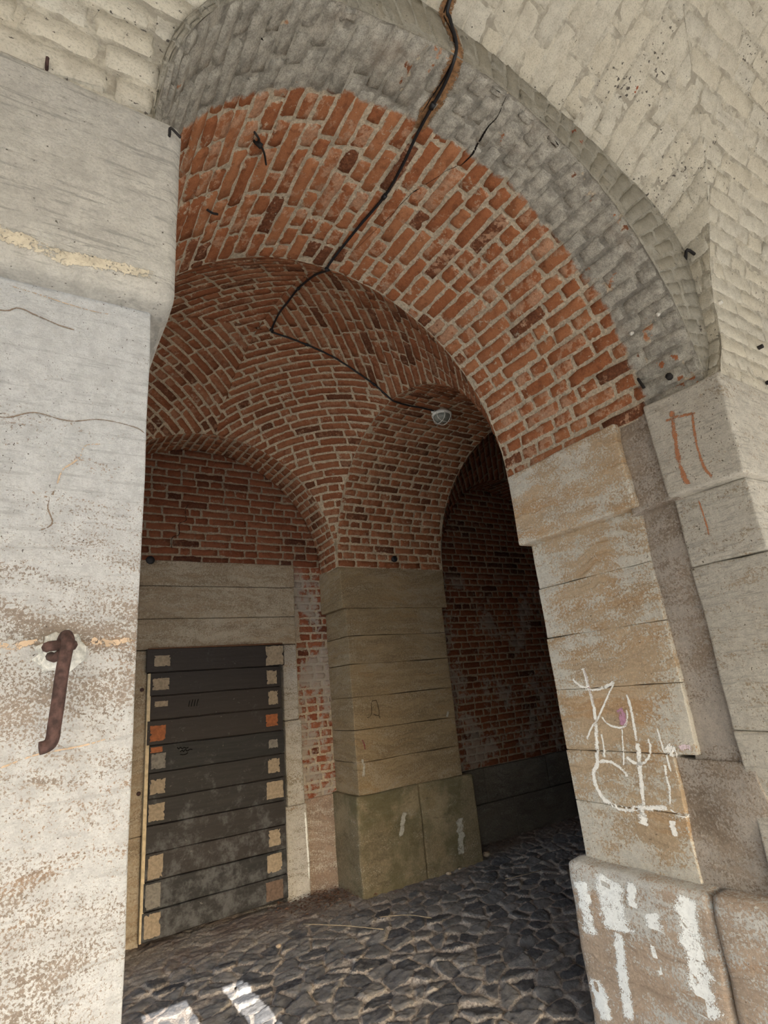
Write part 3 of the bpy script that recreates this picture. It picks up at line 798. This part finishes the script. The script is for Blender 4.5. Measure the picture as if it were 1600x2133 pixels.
# lamp
LX, LY, LZ = 3.003, 3.462, 3.917
lamp = tag(empty('bulkhead_lamp', (LX, LY, LZ)), 'small round grey bulkhead lamp with wire cage on the brick cross arch', 'lamp')
LG = plain('grey_enamel', (.72, .72, .66), .5, 0, .1, 20)
GLS = Mat('dusty_glass', .35, .5); GLS = GLS.done(GLS.mix(GLS.step(GLS.noise(30, 3), .3, .7), (.16, .165, .14), (.30, .31, .27)))
def lathe(bm, prof, c, seg=28):
    rings = [[bm.verts.new((c[0] + r_ * math.cos(2 * math.pi * k / seg), c[1] + r_ * math.sin(2 * math.pi * k / seg), c[2] + z_)) for k in range(seg)] for r_, z_ in prof]
    for a, b in zip(rings[:-1], rings[1:]):
        for k in range(seg): bm.faces.new((a[k], a[(k + 1) % seg], b[(k + 1) % seg], b[k]))
    bm.faces.new(rings[0][::-1]); bm.faces.new(rings[-1])
    bmesh.ops.recalc_face_normals(bm, faces=bm.faces)
bm = bmesh.new(); lathe(bm, [(.070, .012), (.072, -.012), (.088, -.016), (.092, -.022), (.092, -.034), (.086, -.040), (.076, -.040)], (LX, LY, LZ)); bm_obj('base', bm, LG, lamp, True)
bm = bmesh.new(); lathe(bm, [(.075, -.036), (.074, -.055), (.066, -.075), (.048, -.090), (.022, -.097), (.004, -.098)], (LX, LY, LZ)); bm_obj('glass_dome', bm, GLS.node_tree and GLS, lamp, True)
bm = bmesh.new()
for off in (-.032, .032):
    for ax in (0, 1):
        pr = []
        for k in range(13):
            a = math.pi * k / 12
            u = math.sqrt(.089 ** 2 - off ** 2) * math.cos(a); w = -.036 - .072 * math.sin(a) ** .7
            pr.append((LX + (u if ax == 0 else off), LY + (off if ax == 0 else u), LZ + w))
        tube(bm, pr, .0032, 6)
bm_obj('cage', bm, LG, lamp, True)
bm = bmesh.new(); tube(bm, [(LX - .11, LY, LZ - .012), (LX - .08, LY, LZ - .018)], .014, 10); bm_obj('cable_gland', bm, LG, lamp, True)

# iron hook on the left pier
hk = tag(empty('iron_hook', (.045, 1.0, 1.71)), 'long rusty iron hook hanging from a staple on the white left pier', 'hook')
bm = bmesh.new()
tube(bm, spline([(.027, .957, 1.700), (.030, .950, 1.701), (.056, .955, 1.703), (.060, .985, 1.704)], 5), .0075, 8)
tube(bm, spline([(.033, .985, 1.690), (.038, .965, 1.686), (.045, .953, 1.690)], 5), .007, 8)
bm_obj('staple', bm, IRON, hk, True)
bm = bmesh.new()
tube(bm, spline([(.046, .985, 1.702), (.048, .968, 1.713), (.050, .950, 1.715), (.052, .938, 1.705), (.050, .934, 1.690), (.047, .932, 1.660), (.045, .933, 1.620), (.043, .935, 1.590), (.0425, .935, 1.578), (.040, .935, 1.570), (.034, .934, 1.566), (.028, .933, 1.565)], 6), .0088, 12)
bm_obj('bar', bm, IRON, hk, True)
bm = bmesh.new()
for k in range(30):
    pass
nn = 20
vs = [bm.verts.new((.047 + .034 * math.cos(2 * math.pi * k / nn) * (1 + .15 * math.sin(3 * k)), .9935, 1.695 + .030 * math.sin(2 * math.pi * k / nn) * (1 + .15 * math.cos(2 * k)))) for k in range(nn)]
vb_ = [bm.verts.new((v_.co.x, 1.006, v_.co.z)) for v_ in vs]
bm.faces.new(vs)
for k in range(nn): bm.faces.new((vs[k], vs[(k + 1) % nn], vb_[(k + 1) % nn], vb_[k]))
bmesh.ops.recalc_face_normals(bm, faces=bm.faces)
mp = bm_obj('mortar_patch', bm, plain('grey_mortar', (.44, .45, .43), .9, 0, .25, 120, .006), hk, True)
mp['label'] = 'grey mortar patch round the staple'

# ------------------------------------------------------------------ cracks (gaps in the brickwork) belong to the arch
CLAY = paint('exposed_clay', (.27, .15, .075), .16, .36, .55)
CRACK = paint('open_crack', (.012, .009, .008), .2, .34)
from mathutils.bvhtree import BVHTree
def bvh_of(objs):
    vs, fs = [], []
    for o in objs:
        me = o.data; n = len(vs); mw = o.matrix_world if o.parent is None else Matrix.Translation(Vector(o.parent.location)) @ o.matrix_parent_inverse @ Matrix.Translation(Vector(o.location))
        vs += [mw @ v_.co for v_ in me.vertices]
        fs += [[n + k for k in p.vertices] for p in me.polygons]
    return BVHTree.FromPolygons(vs, fs)
def ribbon(name, pts, nrm, wl, wr, mat, parent, seed=0, lift=.0012, n=6, tree=None, jit=.35, across=7):
    """thin film lying on a surface: pts with per-point normal; wl/wr = widths either side; dropped onto the surface in tree"""
    r = random.Random(seed)
    P = [Vector(p) for p in spline(pts, n)]; N = [Vector(p).normalized() for p in spline(nrm, n)]
    WL = np.interp(np.linspace(0, 1, len(P)), np.linspace(0, 1, len(wl)), wl); WR = np.interp(np.linspace(0, 1, len(P)), np.linspace(0, 1, len(wr)), wr)
    V, F, A = [], [], []
    for i, p in enumerate(P):
        t = (P[min(i + 1, len(P) - 1)] - P[max(0, i - 1)]).normalized(); s = t.cross(N[i]).normalized()
        ja = 1 + jit * mnoise.noise((i * .31, seed * 3.1, 0)); jb = 1 + jit * mnoise.noise((i * .31, seed * 3.1, 9))
        for k in range(across):
            f = k / (across - 1); d_ = -WL[i] * ja + (WL[i] * ja + WR[i] * jb) * f
            q = p + s * d_
            if tree is not None:
                h = tree.ray_cast(q + N[i] * .09, -N[i], .2)
                q = (h[0] + N[i] * lift) if h[0] is not None else q + N[i] * lift
            else: q = q + N[i] * lift
            V.append(q); e = 1 - abs(2 * f - 1)
            end = min(1, i / 1.5, (len(P) - 1 - i) / 1.5)
            A.append((min(1, e * 1.6) * max(0, end), 0, 0, 1))
    for i in range(len(P) - 1):
        for k in range(across - 1):
            a = i * across + k; F.append([a, a + 1, a + across + 1, a + across])
    return mesh_obj(name, [tuple(v_) for v_ in V], F, mat, parent, True, A)
T_ARCH = bvh_of([o for o in bpy.data.objects if o.type == 'MESH' and o.name.split('.')[0] in ('brick_arch', 'ceiling', 'wall_front') and o.name not in ('ceiling.005', 'wall_front.001', 'wall_front.002')])
T_RP = bvh_of(list(RP.children)); T_LP = bvh_of(list(LP.children)); T_BACK = bvh_of([bpy.data.objects['wall_back']])
dn = (0, -.3, -1)
o = ribbon('exposed_clay_strip', [(1.225, .55, 4.345), (1.215, .8, 4.225), (1.205, 1.0, 4.135), (1.225, 1.030, 4.085), (1.25, 1.036, 3.99), (1.247, 1.05, 3.915), (1.262, 1.15, 3.912), (1.262, 1.28, 3.911), (1.268, 1.36, 3.911)],
           [(0, -.4, -1), (0, -.4, -1), (0, -.5, -1), (0, -1, -.3), (0, -1, -.1), (0, -.5, -1), (0, 0, -1), (0, 0, -1), (0, 0, -1)],
           [.015, .018, .018, .015, .02, .02, .03, .035, .02], [.04, .05, .05, .045, .045, .05, .05, .04, .02], CLAY, arch_in, 3, .003, tree=T_ARCH)
o['label'] = 'brown clay exposed along the crack'
ribbon('crack', [(1.195, .8, 4.222), (1.188, 1.0, 4.132), (1.20, 1.028, 4.08), (1.225, 1.032, 3.99), (1.222, 1.05, 3.910), (1.232, 1.15, 3.908), (1.236, 1.30, 3.906)],
       [(0, -.4, -1), (0, -.5, -1), (0, -1, -.3), (0, -1, -.1), (0, -.5, -1), (0, 0, -1), (0, 0, -1)], [.003, .004, .004, .004, .004, .004, .001], [.003, .004, .004, .004, .004, .004, .001], CRACK, arch_in, 4, .0055, tree=T_ARCH)
def barrel_pt(x, y, off=.011): 
    th = math.acos(max(-1, min(1, (x - CX) / 1.16))); r_ = 1.16 - off
    return (CX + r_ * math.cos(th), y, ZS + r_ * math.sin(th)), (-math.cos(th), 0, -math.sin(th))
q = [barrel_pt(*p) for p in [(1.505, 1.06), (1.528, 1.14), (1.524, 1.2), (1.541, 1.318), (1.532, 1.393), (1.498, 1.458), (1.461, 1.542), (1.43, 1.638), (1.408, 1.781), (1.38, 1.95), (1.345, 2.15)]]
ribbon('crack', [p for p, _ in q], [n_ for _, n_ in q], [.001, .002, .004, .005, .0016, .001, .0015, .001, .0015, .001, .0006], [.001, .002, .004, .005, .0016, .001, .0015, .001, .0015, .001, .0006], CRACK, arch_in, 6, .0025, tree=T_ARCH)
HAIR = paint('hairline_crack', (.17, .13, .10), .2, .42)
OCHRE = paint('ochre_stain', (.40, .31, .225), .34, .47)
CAPST = paint('damp_stain', (.47, .42, .325), .40, .45)
def lcrack(xz, w, mat, seed, name='crack'):
    p = [(x, .9965, z) for x, z in xz]
    return ribbon(name, p, [(0, -1, 0)] * len(p), [w / 2, w / 2 * .6, w / 2], [w / 2, w / 2 * 1.2, w / 2 * .5], mat, LP, seed, .0012, 6, T_LP)
lcrack([(-.12, 2.275), (-.08, 2.276), (-.06, 2.288), (-.035, 2.282), (0, 2.272), (.03, 2.268)], .004, HAIR, 11)
lcrack([(-.10, 2.08), (-.06, 2.075), (-.02, 2.092), (.03, 2.086), (.08, 2.098), (.135, 2.093), (.154, 2.082)], .003, HAIR, 12)
lcrack([(.02, 1.96), (.028, 1.995), (.05, 2.02), (.06, 2.045), (.10, 2.052)], .006, OCHRE, 13, 'ochre_stain')
lcrack([(.02, 1.96), (.012, 1.93), (.02, 1.90), (-.002, 1.885)], .004, HAIR, 14)
lcrack([(-.06, 1.712), (-.02, 1.711), (.0, 1.713), (.018, 1.712)], .022, OCHRE, 15, 'ochre_stain')
lcrack([(.082, 1.714), (.11, 1.711), (.153, 1.709)], .024, OCHRE, 16, 'ochre_stain')
lcrack([(-.09, 2.33), (-.03, 2.325), (.05, 2.318), (.10, 2.322)], .005, OCHRE, 17, 'ochre_stain')
lcrack([(-.05, 1.535), (-.01, 1.545), (.03, 1.556), (.09, 1.560), (.15, 1.572)], .006, OCHRE, 18, 'ochre_stain')
# lunette wall crack
o_ = ribbon('crack', [(1.18, 5.078, 3.40), (1.15, 5.078, 3.33), (1.16, 5.078, 3.24), (1.10, 5.078, 3.20), (1.10, 5.078, 3.10), (1.04, 5.078, 3.06), (1.04, 5.078, 2.95)], [(0, -1, 0)] * 7, [.003] * 7, [.003] * 7, CRACK, None, 8, .0015, tree=T_BACK)
tag(o_, 'thin stepped crack in the brick lunette above the door', 'crack')

# ------------------------------------------------------------------ graffiti and drips on the right pier (paint lies on the reveal, X = 2.5)
CHALK = paint('white_spray_paint', (.86, .84, .78), .22, .42, .12)
RUNS = paint('white_paint', (.80, .82, .80), .30, .43, .12)
PINK = paint('pink_paint', (.50, .27, .36), .3, .44)
PINKW = paint('pale_pink_paint', (.74, .60, .62), .25, .45)
RUST = paint('red_brown_paint', (.42, .19, .10), .15, .43)
def stroke(name, yz, w, mat, x=2.497, parent=RP, seed=1, th=.0035):
    pts = [(x, y, z) for y, z in yz]
    return ribbon(name, pts, [(-1, 0, 0)] * len(pts), [w * .78] * 2, [w * .78] * 2, mat, parent, seed, .0012, 10, T_RP)
stroke('graffiti_stroke', [(2.034, 1.608), (2.027, 1.567), (2.022, 1.494), (2.016, 1.411), (2.02, 1.34)], 0.0184, CHALK, 2.4945, RP, 1)
stroke('graffiti_stroke', [(2.02, 1.34), (2.033, 1.265), (2.051, 1.19), (2.056, 1.145), (2.088, 1.104), (2.096, 1.06), (2.083, 1.008), (2.055, 0.973), (1.999, 0.951), (1.93, 0.947), (1.825, 0.965), (1.714, 0.973)], 0.0230, CHALK, 2.4945, RP, 2)
stroke('graffiti_stroke', [(1.714, 0.973), (1.68, 0.952), (1.632, 0.949)], 0.0092, CHALK, 2.4945, RP, 3)
stroke('graffiti_stroke', [(2.116, 1.557), (2.088, 1.529), (2.04, 1.502), (1.989, 1.495), (1.922, 1.504), (1.86, 1.529)], 0.0149, CHALK, 2.4945, RP, 4)
stroke('graffiti_stroke', [(1.86, 1.529), (1.899, 1.483), (1.958, 1.41), (2.013, 1.345), (2.054, 1.31), (2.102, 1.248)], 0.0103, CHALK, 2.4945, RP, 5)
stroke('graffiti_stroke', [(1.982, 1.365), (1.953, 1.33), (1.897, 1.311), (1.853, 1.32), (1.831, 1.359), (1.827, 1.397)], 0.0103, CHALK, 2.4945, RP, 6)
stroke('graffiti_stroke', [(1.809, 1.469), (1.802, 1.406), (1.804, 1.33), (1.808, 1.246)], 0.0138, CHALK, 2.4945, RP, 7)
stroke('graffiti_stroke', [(1.808, 1.246), (1.809, 1.199), (1.821, 1.13), (1.83, 1.062), (1.843, 0.981), (1.863, 0.926)], 0.0219, CHALK, 2.4945, RP, 8)
stroke('graffiti_stroke', [(1.882, 1.182), (1.848, 1.156), (1.804, 1.154), (1.765, 1.179), (1.743, 1.22), (1.742, 1.266)], 0.0126, CHALK, 2.4945, RP, 9)
stroke('graffiti_stroke', [(2.049, 1.146), (2.009, 1.155), (1.962, 1.146), (1.926, 1.124), (1.907, 1.107), (1.9, 1.089)], 0.0149, CHALK, 2.4945, RP, 10)
stroke('graffiti_stroke', [(1.873, 1.311), (1.884, 1.253), (1.893, 1.196), (1.906, 1.135)], 0.0092, CHALK, 2.4945, RP, 11)
stroke('graffiti_stroke', [(2.002, 1.285), (2.0, 1.241), (2.004, 1.201), (2.006, 1.167)], 0.0103, CHALK, 2.4945, RP, 12)
stroke('graffiti_stroke', [(1.687, 1.312), (1.683, 1.267), (1.679, 1.222), (1.668, 1.188), (1.665, 1.123)], 0.0103, CHALK, 2.4945, RP, 13)
stroke('graffiti_stroke', [(1.685, 1.16), (1.692, 1.095), (1.691, 1.052), (1.708, 0.978)], 0.0115, CHALK, 2.4945, RP, 14)
stroke('graffiti_stroke', [(1.858, 0.944), (1.862, 0.917), (1.866, 0.886)], 0.0437, CHALK, 2.4945, RP, 15)
stroke('graffiti_stroke', [(1.716, 0.927), (1.715, 0.893), (1.711, 0.861)], 0.0322, CHALK, 2.4945, RP, 16)
stroke('graffiti_stroke', [(1.66, 1.236), (1.648, 1.223), (1.636, 1.213), (1.616, 1.214)], 0.0460, CHALK, 2.4945, RP, 17)
stroke('pink_paint_mark', [(1.87, 1.403), (1.858, 1.369), (1.858, 1.34), (1.862, 1.318)], 0.0460, PINK, 2.4945, RP, 18)
stroke('pink_paint_mark', [(1.603, 1.225), (1.571, 1.235), (1.543, 1.229)], 0.0253, PINKW, 2.4945, RP, 19)
stroke('pink_paint_mark', [(2.03, 1.605), (2.023, 1.566), (2.018, 1.493), (2.012, 1.421)], 0.0069, PINKW, 2.4945, RP, 20)
stroke('white_paint_run', [(2.024, 0.67), (2.044, 0.591), (2.039, 0.51), (2.03, 0.447)], 0.163, RUNS, 2.3895, RP, 40, .003)
stroke('white_paint_run', [(2.033, 0.453), (2.049, 0.37), (2.052, 0.263), (2.069, 0.1)], 0.066, RUNS, 2.3895, RP, 41, .003)
stroke('white_paint_run', [(1.913, 0.677), (1.924, 0.616), (1.932, 0.564)], 0.056, RUNS, 2.3895, RP, 42, .003)
stroke('white_paint_run', [(1.66, 0.679), (1.673, 0.571), (1.672, 0.442), (1.674, 0.348), (1.661, 0.243)], 0.107, RUNS, 2.3895, RP, 43, .003)
stroke('white_paint_run', [(1.843, 0.571), (1.833, 0.538), (1.833, 0.504)], 0.085, RUNS, 2.3895, RP, 44, .003)
stroke('white_paint_run', [(1.868, 0.454), (1.863, 0.387), (1.847, 0.339)], 0.025, RUNS, 2.3895, RP, 45, .003)
stroke('white_paint_run', [(2.2, 0.629), (2.201, 0.518), (2.21, 0.378)], 0.082, RUNS, 2.3895, RP, 46, .003)
stroke('white_paint_run', [(2.23, 0.223), (2.207, 0.143), (2.176, 0.062)], 0.096, RUNS, 2.3895, RP, 47, .003)
stroke('red_brown_drip', [(1.204, 2.69), (1.218, 2.588), (1.23, 2.474), (1.226, 2.379), (1.216, 2.33)], 0.018, RUST, 2.414, RP, 60, .003)
stroke('red_brown_drip', [(1.122, 2.643), (1.137, 2.504), (1.135, 2.389), (1.113, 2.325)], 0.01, RUST, 2.414, RP, 61, .003)
stroke('red_brown_drip', [(1.25, 2.655), (1.19, 2.652), (1.11, 2.63)], 0.012, RUST, 2.414, RP, 62, .003)
stroke('red_brown_drip', [(1.232, 2.276), (1.227, 2.173), (1.229, 2.101)], 0.006, RUST, 2.4945, RP, 63, .003)

# marks on the pilaster, the jamb and the boards
T_PIL = bvh_of(list(PIL.children)); T_SR = bvh_of(list(SR.children))
EFF = paint('pale_efflorescence', (.42, .40, .34), .42, .44)
CARVE = paint('carved_groove', (.07, .05, .03), .2, .40)
def mark(name, xz, w, mat, parent, tree, y, seed):
    p = [(x, y, z) for x, z in xz]
    return ribbon(name, p, [(0, -1, 0)] * len(p), [w / 2] * 2, [w / 2] * 2, mat, parent, seed, .0015, 8, tree)
mark('efflorescence', [(3.56, .40), (3.555, .32), (3.545, .22), (3.52, .07)], .15, EFF, PIL, T_PIL, 4.62, 71)
mark('efflorescence', [(2.97, .56), (2.93, .46), (2.90, .35)], .09, EFF, PIL, T_PIL, 4.62, 72)
mark('efflorescence', [(3.603, 1.34), (3.57, 1.26)], .05, EFF, PIL, T_PIL, 4.65, 73)
mark('efflorescence', [(2.59, 1.04), (2.60, .95), (2.585, .87)], .055, EFF, PIL, T_PIL, 4.65, 74)
mark('red_paint_mark', [(2.60, 1.19), (2.62, 1.14), (2.63, 1.09)], .022, paint('dark_red_paint', (.22, .05, .06), .3, .45), PIL, T_PIL, 4.65, 75)
for i_, g_ in enumerate(([(2.67, 1.36), (2.70, 1.365), (2.72, 1.39), (2.725, 1.43), (2.725, 1.49)], [(2.74, 1.385), (2.77, 1.37), (2.80, 1.37), (2.80, 1.42), (2.785, 1.49), (2.765, 1.50), (2.73, 1.495)], [(2.795, 1.38), (2.81, 1.33)])):
    mark('carved_mark', g_, .010, CARVE, PIL, T_PIL, 4.65, 76 + i_)
mark('white_paint_run', [(2.197, .66), (2.201, .50), (2.203, .38), (2.208, .20), (2.21, .11)], .03, RUNS, SR, T_SR, 5.03, 80)
SCRIB = paint('black_marker', (.003, .003, .003), .1, .36)
po, pyf = planks[4]
for i_, g_ in enumerate(([(1.10, 1.300), (1.113, 1.287), (1.125, 1.296), (1.14, 1.285), (1.155, 1.292), (1.17, 1.284), (1.19, 1.290)], [(1.125, 1.262), (1.14, 1.274), (1.15, 1.262), (1.165, 1.274), (1.18, 1.262), (1.20, 1.272), (1.22, 1.268)], [(1.125, 1.243), (1.15, 1.238), (1.17, 1.24), (1.185, 1.25)])):
    ribbon('scribble', [(x, pyf - .003, z) for x, z in g_], [(0, -1, 0)] * len(g_), [.0035] * 2, [.0035] * 2, SCRIB, po, 90 + i_, .001, 6, None, .1, 5)
po, pyf = planks[2]
for i_ in range(4):
    x_ = 1.19 + .022 * i_
    ribbon('scribble', [(x_ + .008, pyf - .003, 1.655), (x_, pyf - .003, 1.625), (x_ - .004, pyf - .003, 1.60)], [(0, -1, 0)] * 3, [.003] * 2, [.003] * 2, SCRIB, po, 95 + i_, .001, 6, None, .1, 5)
lcrack([(-.12, 2.385), (-.06, 2.388), (.0, 2.384), (.08, 2.386), (.165, 2.384)], .06, CAPST, 19, 'damp_stain')

# ------------------------------------------------------------------ small fittings
def lathe_axis(bm, prof, c, axis, seg=20):
    ax = Vector(axis).normalized(); u = ax.orthogonal().normalized(); w = ax.cross(u); c = Vector(c)
    rings = [[bm.verts.new(c + ax * z_ + (u * math.cos(2 * math.pi * k / seg) + w * math.sin(2 * math.pi * k / seg)) * r_) for k in range(seg)] for r_, z_ in prof]
    for a, b in zip(rings[:-1], rings[1:]):
        for k in range(seg): bm.faces.new((a[k], a[(k + 1) % seg], b[(k + 1) % seg], b[k]))
    bm.faces.new(rings[0][::-1]); bm.faces.new(rings[-1]); bmesh.ops.recalc_face_normals(bm, faces=bm.faces)
def one(name, bm, mat, label, cat, origin, group=None):
    o = bm_obj(name, bm, mat, None, True, origin=origin); tag(o, label, cat, group); return o
WPLUG = plain('white_plastic', (.62, .60, .54), .6)
bm = bmesh.new(); lathe_axis(bm, [(.036, -.02), (.036, .012), (.032, .018), (.012, .020)], (.860, 5.07, 2.845), (0, -1, 0)); one('round_cap', bm, BLACK, 'round black cap set in the lintel above the left end of the door', 'cap', (.86, 5.07, 2.845))
bm = bmesh.new(); lathe_axis(bm, [(.020, -.02), (.022, .02), (.03, .022), (.03, .045), (.018, .05)], (3.102, 4.63, 2.836), (0, -1, 0)); one('round_cap', bm, BLACK, 'small black knob on the bricks just above the pilaster capital', 'cap', (3.102, 4.63, 2.836))
for (y, z, lb) in ((.832, 1.765, 'upper bolt head in the stone jamb left of the door'), (.836, .998, 'lower bolt head in the stone jamb left of the door')):
    bm = bmesh.new(); lathe_axis(bm, [(.016, -.01), (.016, .006), (.010, .010), (.004, .010)], (y, 5.064, z), (0, -1, 0), 12); one('bolt', bm, IRON, lb, 'bolt', (y, 5.064, z), 'bolt heads in the left jamb')
q = [barrel_pt(*p, off=o_) for p, o_ in (((.559, 1.50), .008), ((.575, 1.52), .03), ((.59, 1.545), .02), ((.624, 1.593), .03), ((.642, 1.64), .045))]
bm = bmesh.new(); tube(bm, spline([p for p, _ in q], 5), .0042, 6); tube(bm, [barrel_pt(.59, 1.56, -.01)[0], barrel_pt(.60, 1.56, .03)[0]], .011, 8)
one('wire_stub', bm, DIRON, 'twisted dark wire stub hanging from the red bricks left of the cable', 'wire', q[0][0])
q1, n1 = barrel_pt(.477, 1.865, 0); q2, _ = barrel_pt(.49, 1.87, .03); q3, _ = barrel_pt(.515, 1.885, .035)
bm = bmesh.new(); tube(bm, spline([q1, q2, q3], 4), .0055, 6); one('iron_stub', bm, DIRON, 'short black iron stub in the red arch bricks near the left capital', 'iron stub', q1)
def stub(name, p0, dirn, r, mat, label, cat, group=None, bend=None):
    bm = bmesh.new(); a = Vector(p0); b = a + Vector(dirn)
    pts = [a - Vector(dirn) * .5, a, b] + ([b + Vector(bend)] if bend else [])
    tube(bm, spline(pts, 4), r, 8); return one(name, bm, mat, label, cat, tuple(a), group)
stub('iron_hook', (2.625, 1.04, 3.50), (-.03, -.028, .015), .0075, DIRON, 'black bent hook at the lower end of the white soffit', 'hook', bend=(.07, -.004, -.010))
stub('iron_peg', (2.447, 1.183, 2.86), (-.018, -.004, .0), .016, DIRON, 'thick black peg in the grey bricks just above the right capital', 'peg')
stub('iron_peg', (2.44, 1.318, 2.89), (-.02, 0, .03), .006, DIRON, 'thin black peg where red and grey bricks meet above the right capital', 'peg', bend=(.0, -.02, -.06))
stub('wall_plug', (2.388, 1.273, 3.142), (-.008, 0, -.006), .010, WPLUG, 'white wall plug nearest the red bricks on the right of the arch', 'plug', 'white plugs in the grey bricks')
stub('wall_plug', (2.384, 1.126, 3.15), (-.008, 0, -.006), .010, WPLUG, 'white wall plug near the outer edge on the right of the arch', 'plug', 'white plugs in the grey bricks')
stub('wall_plug', (2.679, .978, 3.208), (0, -.010, 0), .011, WPLUG, 'white wall plug in the whitewashed face right of the arch corner', 'plug', 'white plugs in the grey bricks')
stub('iron_peg', (2.966, .978, 3.039), (0, -.014, 0), .011, DIRON, 'black peg at the right edge, upper of two in the whitewashed face', 'peg')
stub('iron_peg', (2.922, .978, 2.83), (0, -.014, 0), .011, DIRON, 'black peg at the right edge, just above the capital', 'peg')
stub('iron_peg', (-.063, .985, 2.855), (0, -.010, 0), .0035, IRON, 'rusty peg standing in the joint above the left capital', 'peg', bend=(0, -.001, .014))
stub('iron_hook', (.168, .944, 2.765), (0, -.012, .004), .003, DIRON, 'small dark wire hook on the upper corner of the left capital', 'hook', bend=(.02, .0, -.015))

# debris on the floor
STRAW = plain('dry_straw', (.27, .22, .15), .9)
TW = [((1.90, 4.47, .012), (2.10, 4.20, .016), (2.27, 3.95, .012)), ((2.36, 4.15, .014), (2.52, 4.02, .018), (2.62, 3.86, .012)), ((3.52, 4.05, .012), (3.70, 3.99, .018), (3.86, 3.98, .013))]
for i, (p, lb) in enumerate(zip(TW, ('long dry stalk lying on the cobbles in front of the pilaster', 'shorter dry stalk on the cobbles to the right of the long one', 'dry stalk on the cobbles beside the pilaster corner'))):
    bm = bmesh.new(); tube(bm, spline(p, 5), .003, 6); one('dry_stalk', bm, STRAW, lb, 'stalk', p[0], 'dry stalks on the cobbles')
PEB = plain('pale_rubble', (.34, .27, .20), .9, 0, .3, 60, .004)
rb = random.Random(9)
def pebble(p, s, label):
    bm = bmesh.new(); bmesh.ops.create_icosphere(bm, subdivisions=2, radius=1)
    sd = rb.random() * 50
    for vv in bm.verts:
        n_ = mnoise.noise(vv.co * 1.6 + Vector((sd, 0, 0)))
        vv.co = Vector((vv.co.x * s * (1 + .35 * n_), vv.co.y * s * .8 * (1 + .35 * n_), vv.co.z * s * .6 * (1 + .3 * n_))) + Vector(p)
    return one('rubble_piece', bm, PEB, label, 'rubble', p, 'rubble at the foot of the pilaster')
pebble((3.86, 4.66, .02), .036, 'largest rubble piece at the right corner of the pilaster plinth')
pebble((3.93, 4.72, .012), .02, 'small rubble piece behind the largest one at the pilaster corner')
pebble((3.30, 4.53, .012), .024, 'rubble piece under the joint of the pilaster plinth')
pebble((3.45, 4.56, .01), .016, 'tiny rubble piece right of the plinth joint')
pebble((1.62, 4.25, .012), .02, 'pale pebble on the cobbles in front of the door')
# leaf litter in the corner by the door
LEAF = plain('dead_leaves', (.105, .055, .034), .9, 0, .5, 50)
bm = bmesh.new()
for k in range(420):
    t = rb.random(); x = rb.gauss(2.22, .20); y = min(4.99, rb.gauss(4.82, .13))
    if x > 2.48 and y > 4.6: continue
    s = rb.uniform(.008, .022); a = rb.random() * 6.28
    cz = .004 + rb.random() * .025
    u = Vector((math.cos(a), math.sin(a), rb.uniform(-.4, .4))) * s; w = Vector((-math.sin(a), math.cos(a), rb.uniform(-.4, .4))) * s * rb.uniform(.25, .6)
    c = Vector((x, y, cz)); m_ = Vector((0, 0, s * .25))
    A = [bm.verts.new(c - u), bm.verts.new(c + w + m_), bm.verts.new(c + u), bm.verts.new(c - w + m_)]
    bm.faces.new(A)
lt = bm_obj('leaf_litter', bm, LEAF); tag(lt, 'reddish dead leaf litter swept into the corner beside the door', 'leaf litter', kind='stuff')

# ------------------------------------------------------------------ light
w = bpy.data.worlds.new('World'); bpy.context.scene.world = w; w.use_nodes = True
nt = w.node_tree; bg = nt.nodes['Background']
sky = nt.nodes.new('ShaderNodeTexSky'); sky.sky_type = 'NISHITA'; sky.sun_disc = False
sky.sun_elevation = math.radians(25); sky.sun_rotation = math.radians(180); sky.air_density = 1.0; sky.dust_density = 3.0
mx = nt.nodes.new('ShaderNodeMix'); mx.data_type = 'RGBA'; mx.inputs[0].default_value = .75
nt.links.new(sky.outputs[0], mx.inputs[6]); mx.inputs[7].default_value = (.60, .645, .69, 1)
nt.links.new(mx.outputs[2], bg.inputs[0]); bg.inputs[1].default_value = 7.5
sl = bpy.data.lights.new('sun', 'SUN'); sl.energy = 40; sl.angle = math.radians(.12); sl.color = (1, .985, .96)
so = bpy.data.objects.new('sun', sl); COL.objects.link(so)
el = math.radians(25)
so.rotation_euler = Vector((0, math.cos(el), -math.sin(el))).to_track_quat('-Z', 'Y').to_euler()
so.location = (0, -12, 8)

# ------------------------------------------------------------------ camera
cd = bpy.data.cameras.new('camera'); cam = bpy.data.objects.new('camera', cd); COL.objects.link(cam)
cd.sensor_fit = 'VERTICAL'; cd.sensor_height = 36; cd.lens = 1160.0 / 2133 * 36; cd.clip_start = .02
Rm = Matrix(((.846814, -.524108, -.090649), (-.085152, -.301816, .949556), (-.525029, -.796378, -.300211)))
cam.matrix_world = Matrix.Translation((0, 0, 1.6)) @ Rm.transposed().to_4x4()
S = bpy.context.scene; S.camera = cam
S.view_settings.view_transform = 'Standard'; S.view_settings.look = 'None'; S.view_settings.gamma = 1; S.view_settings.use_curve_mapping = False
S.view_settings.exposure = -1.2
S.cycles.max_bounces = 14; S.cycles.diffuse_bounces = 10
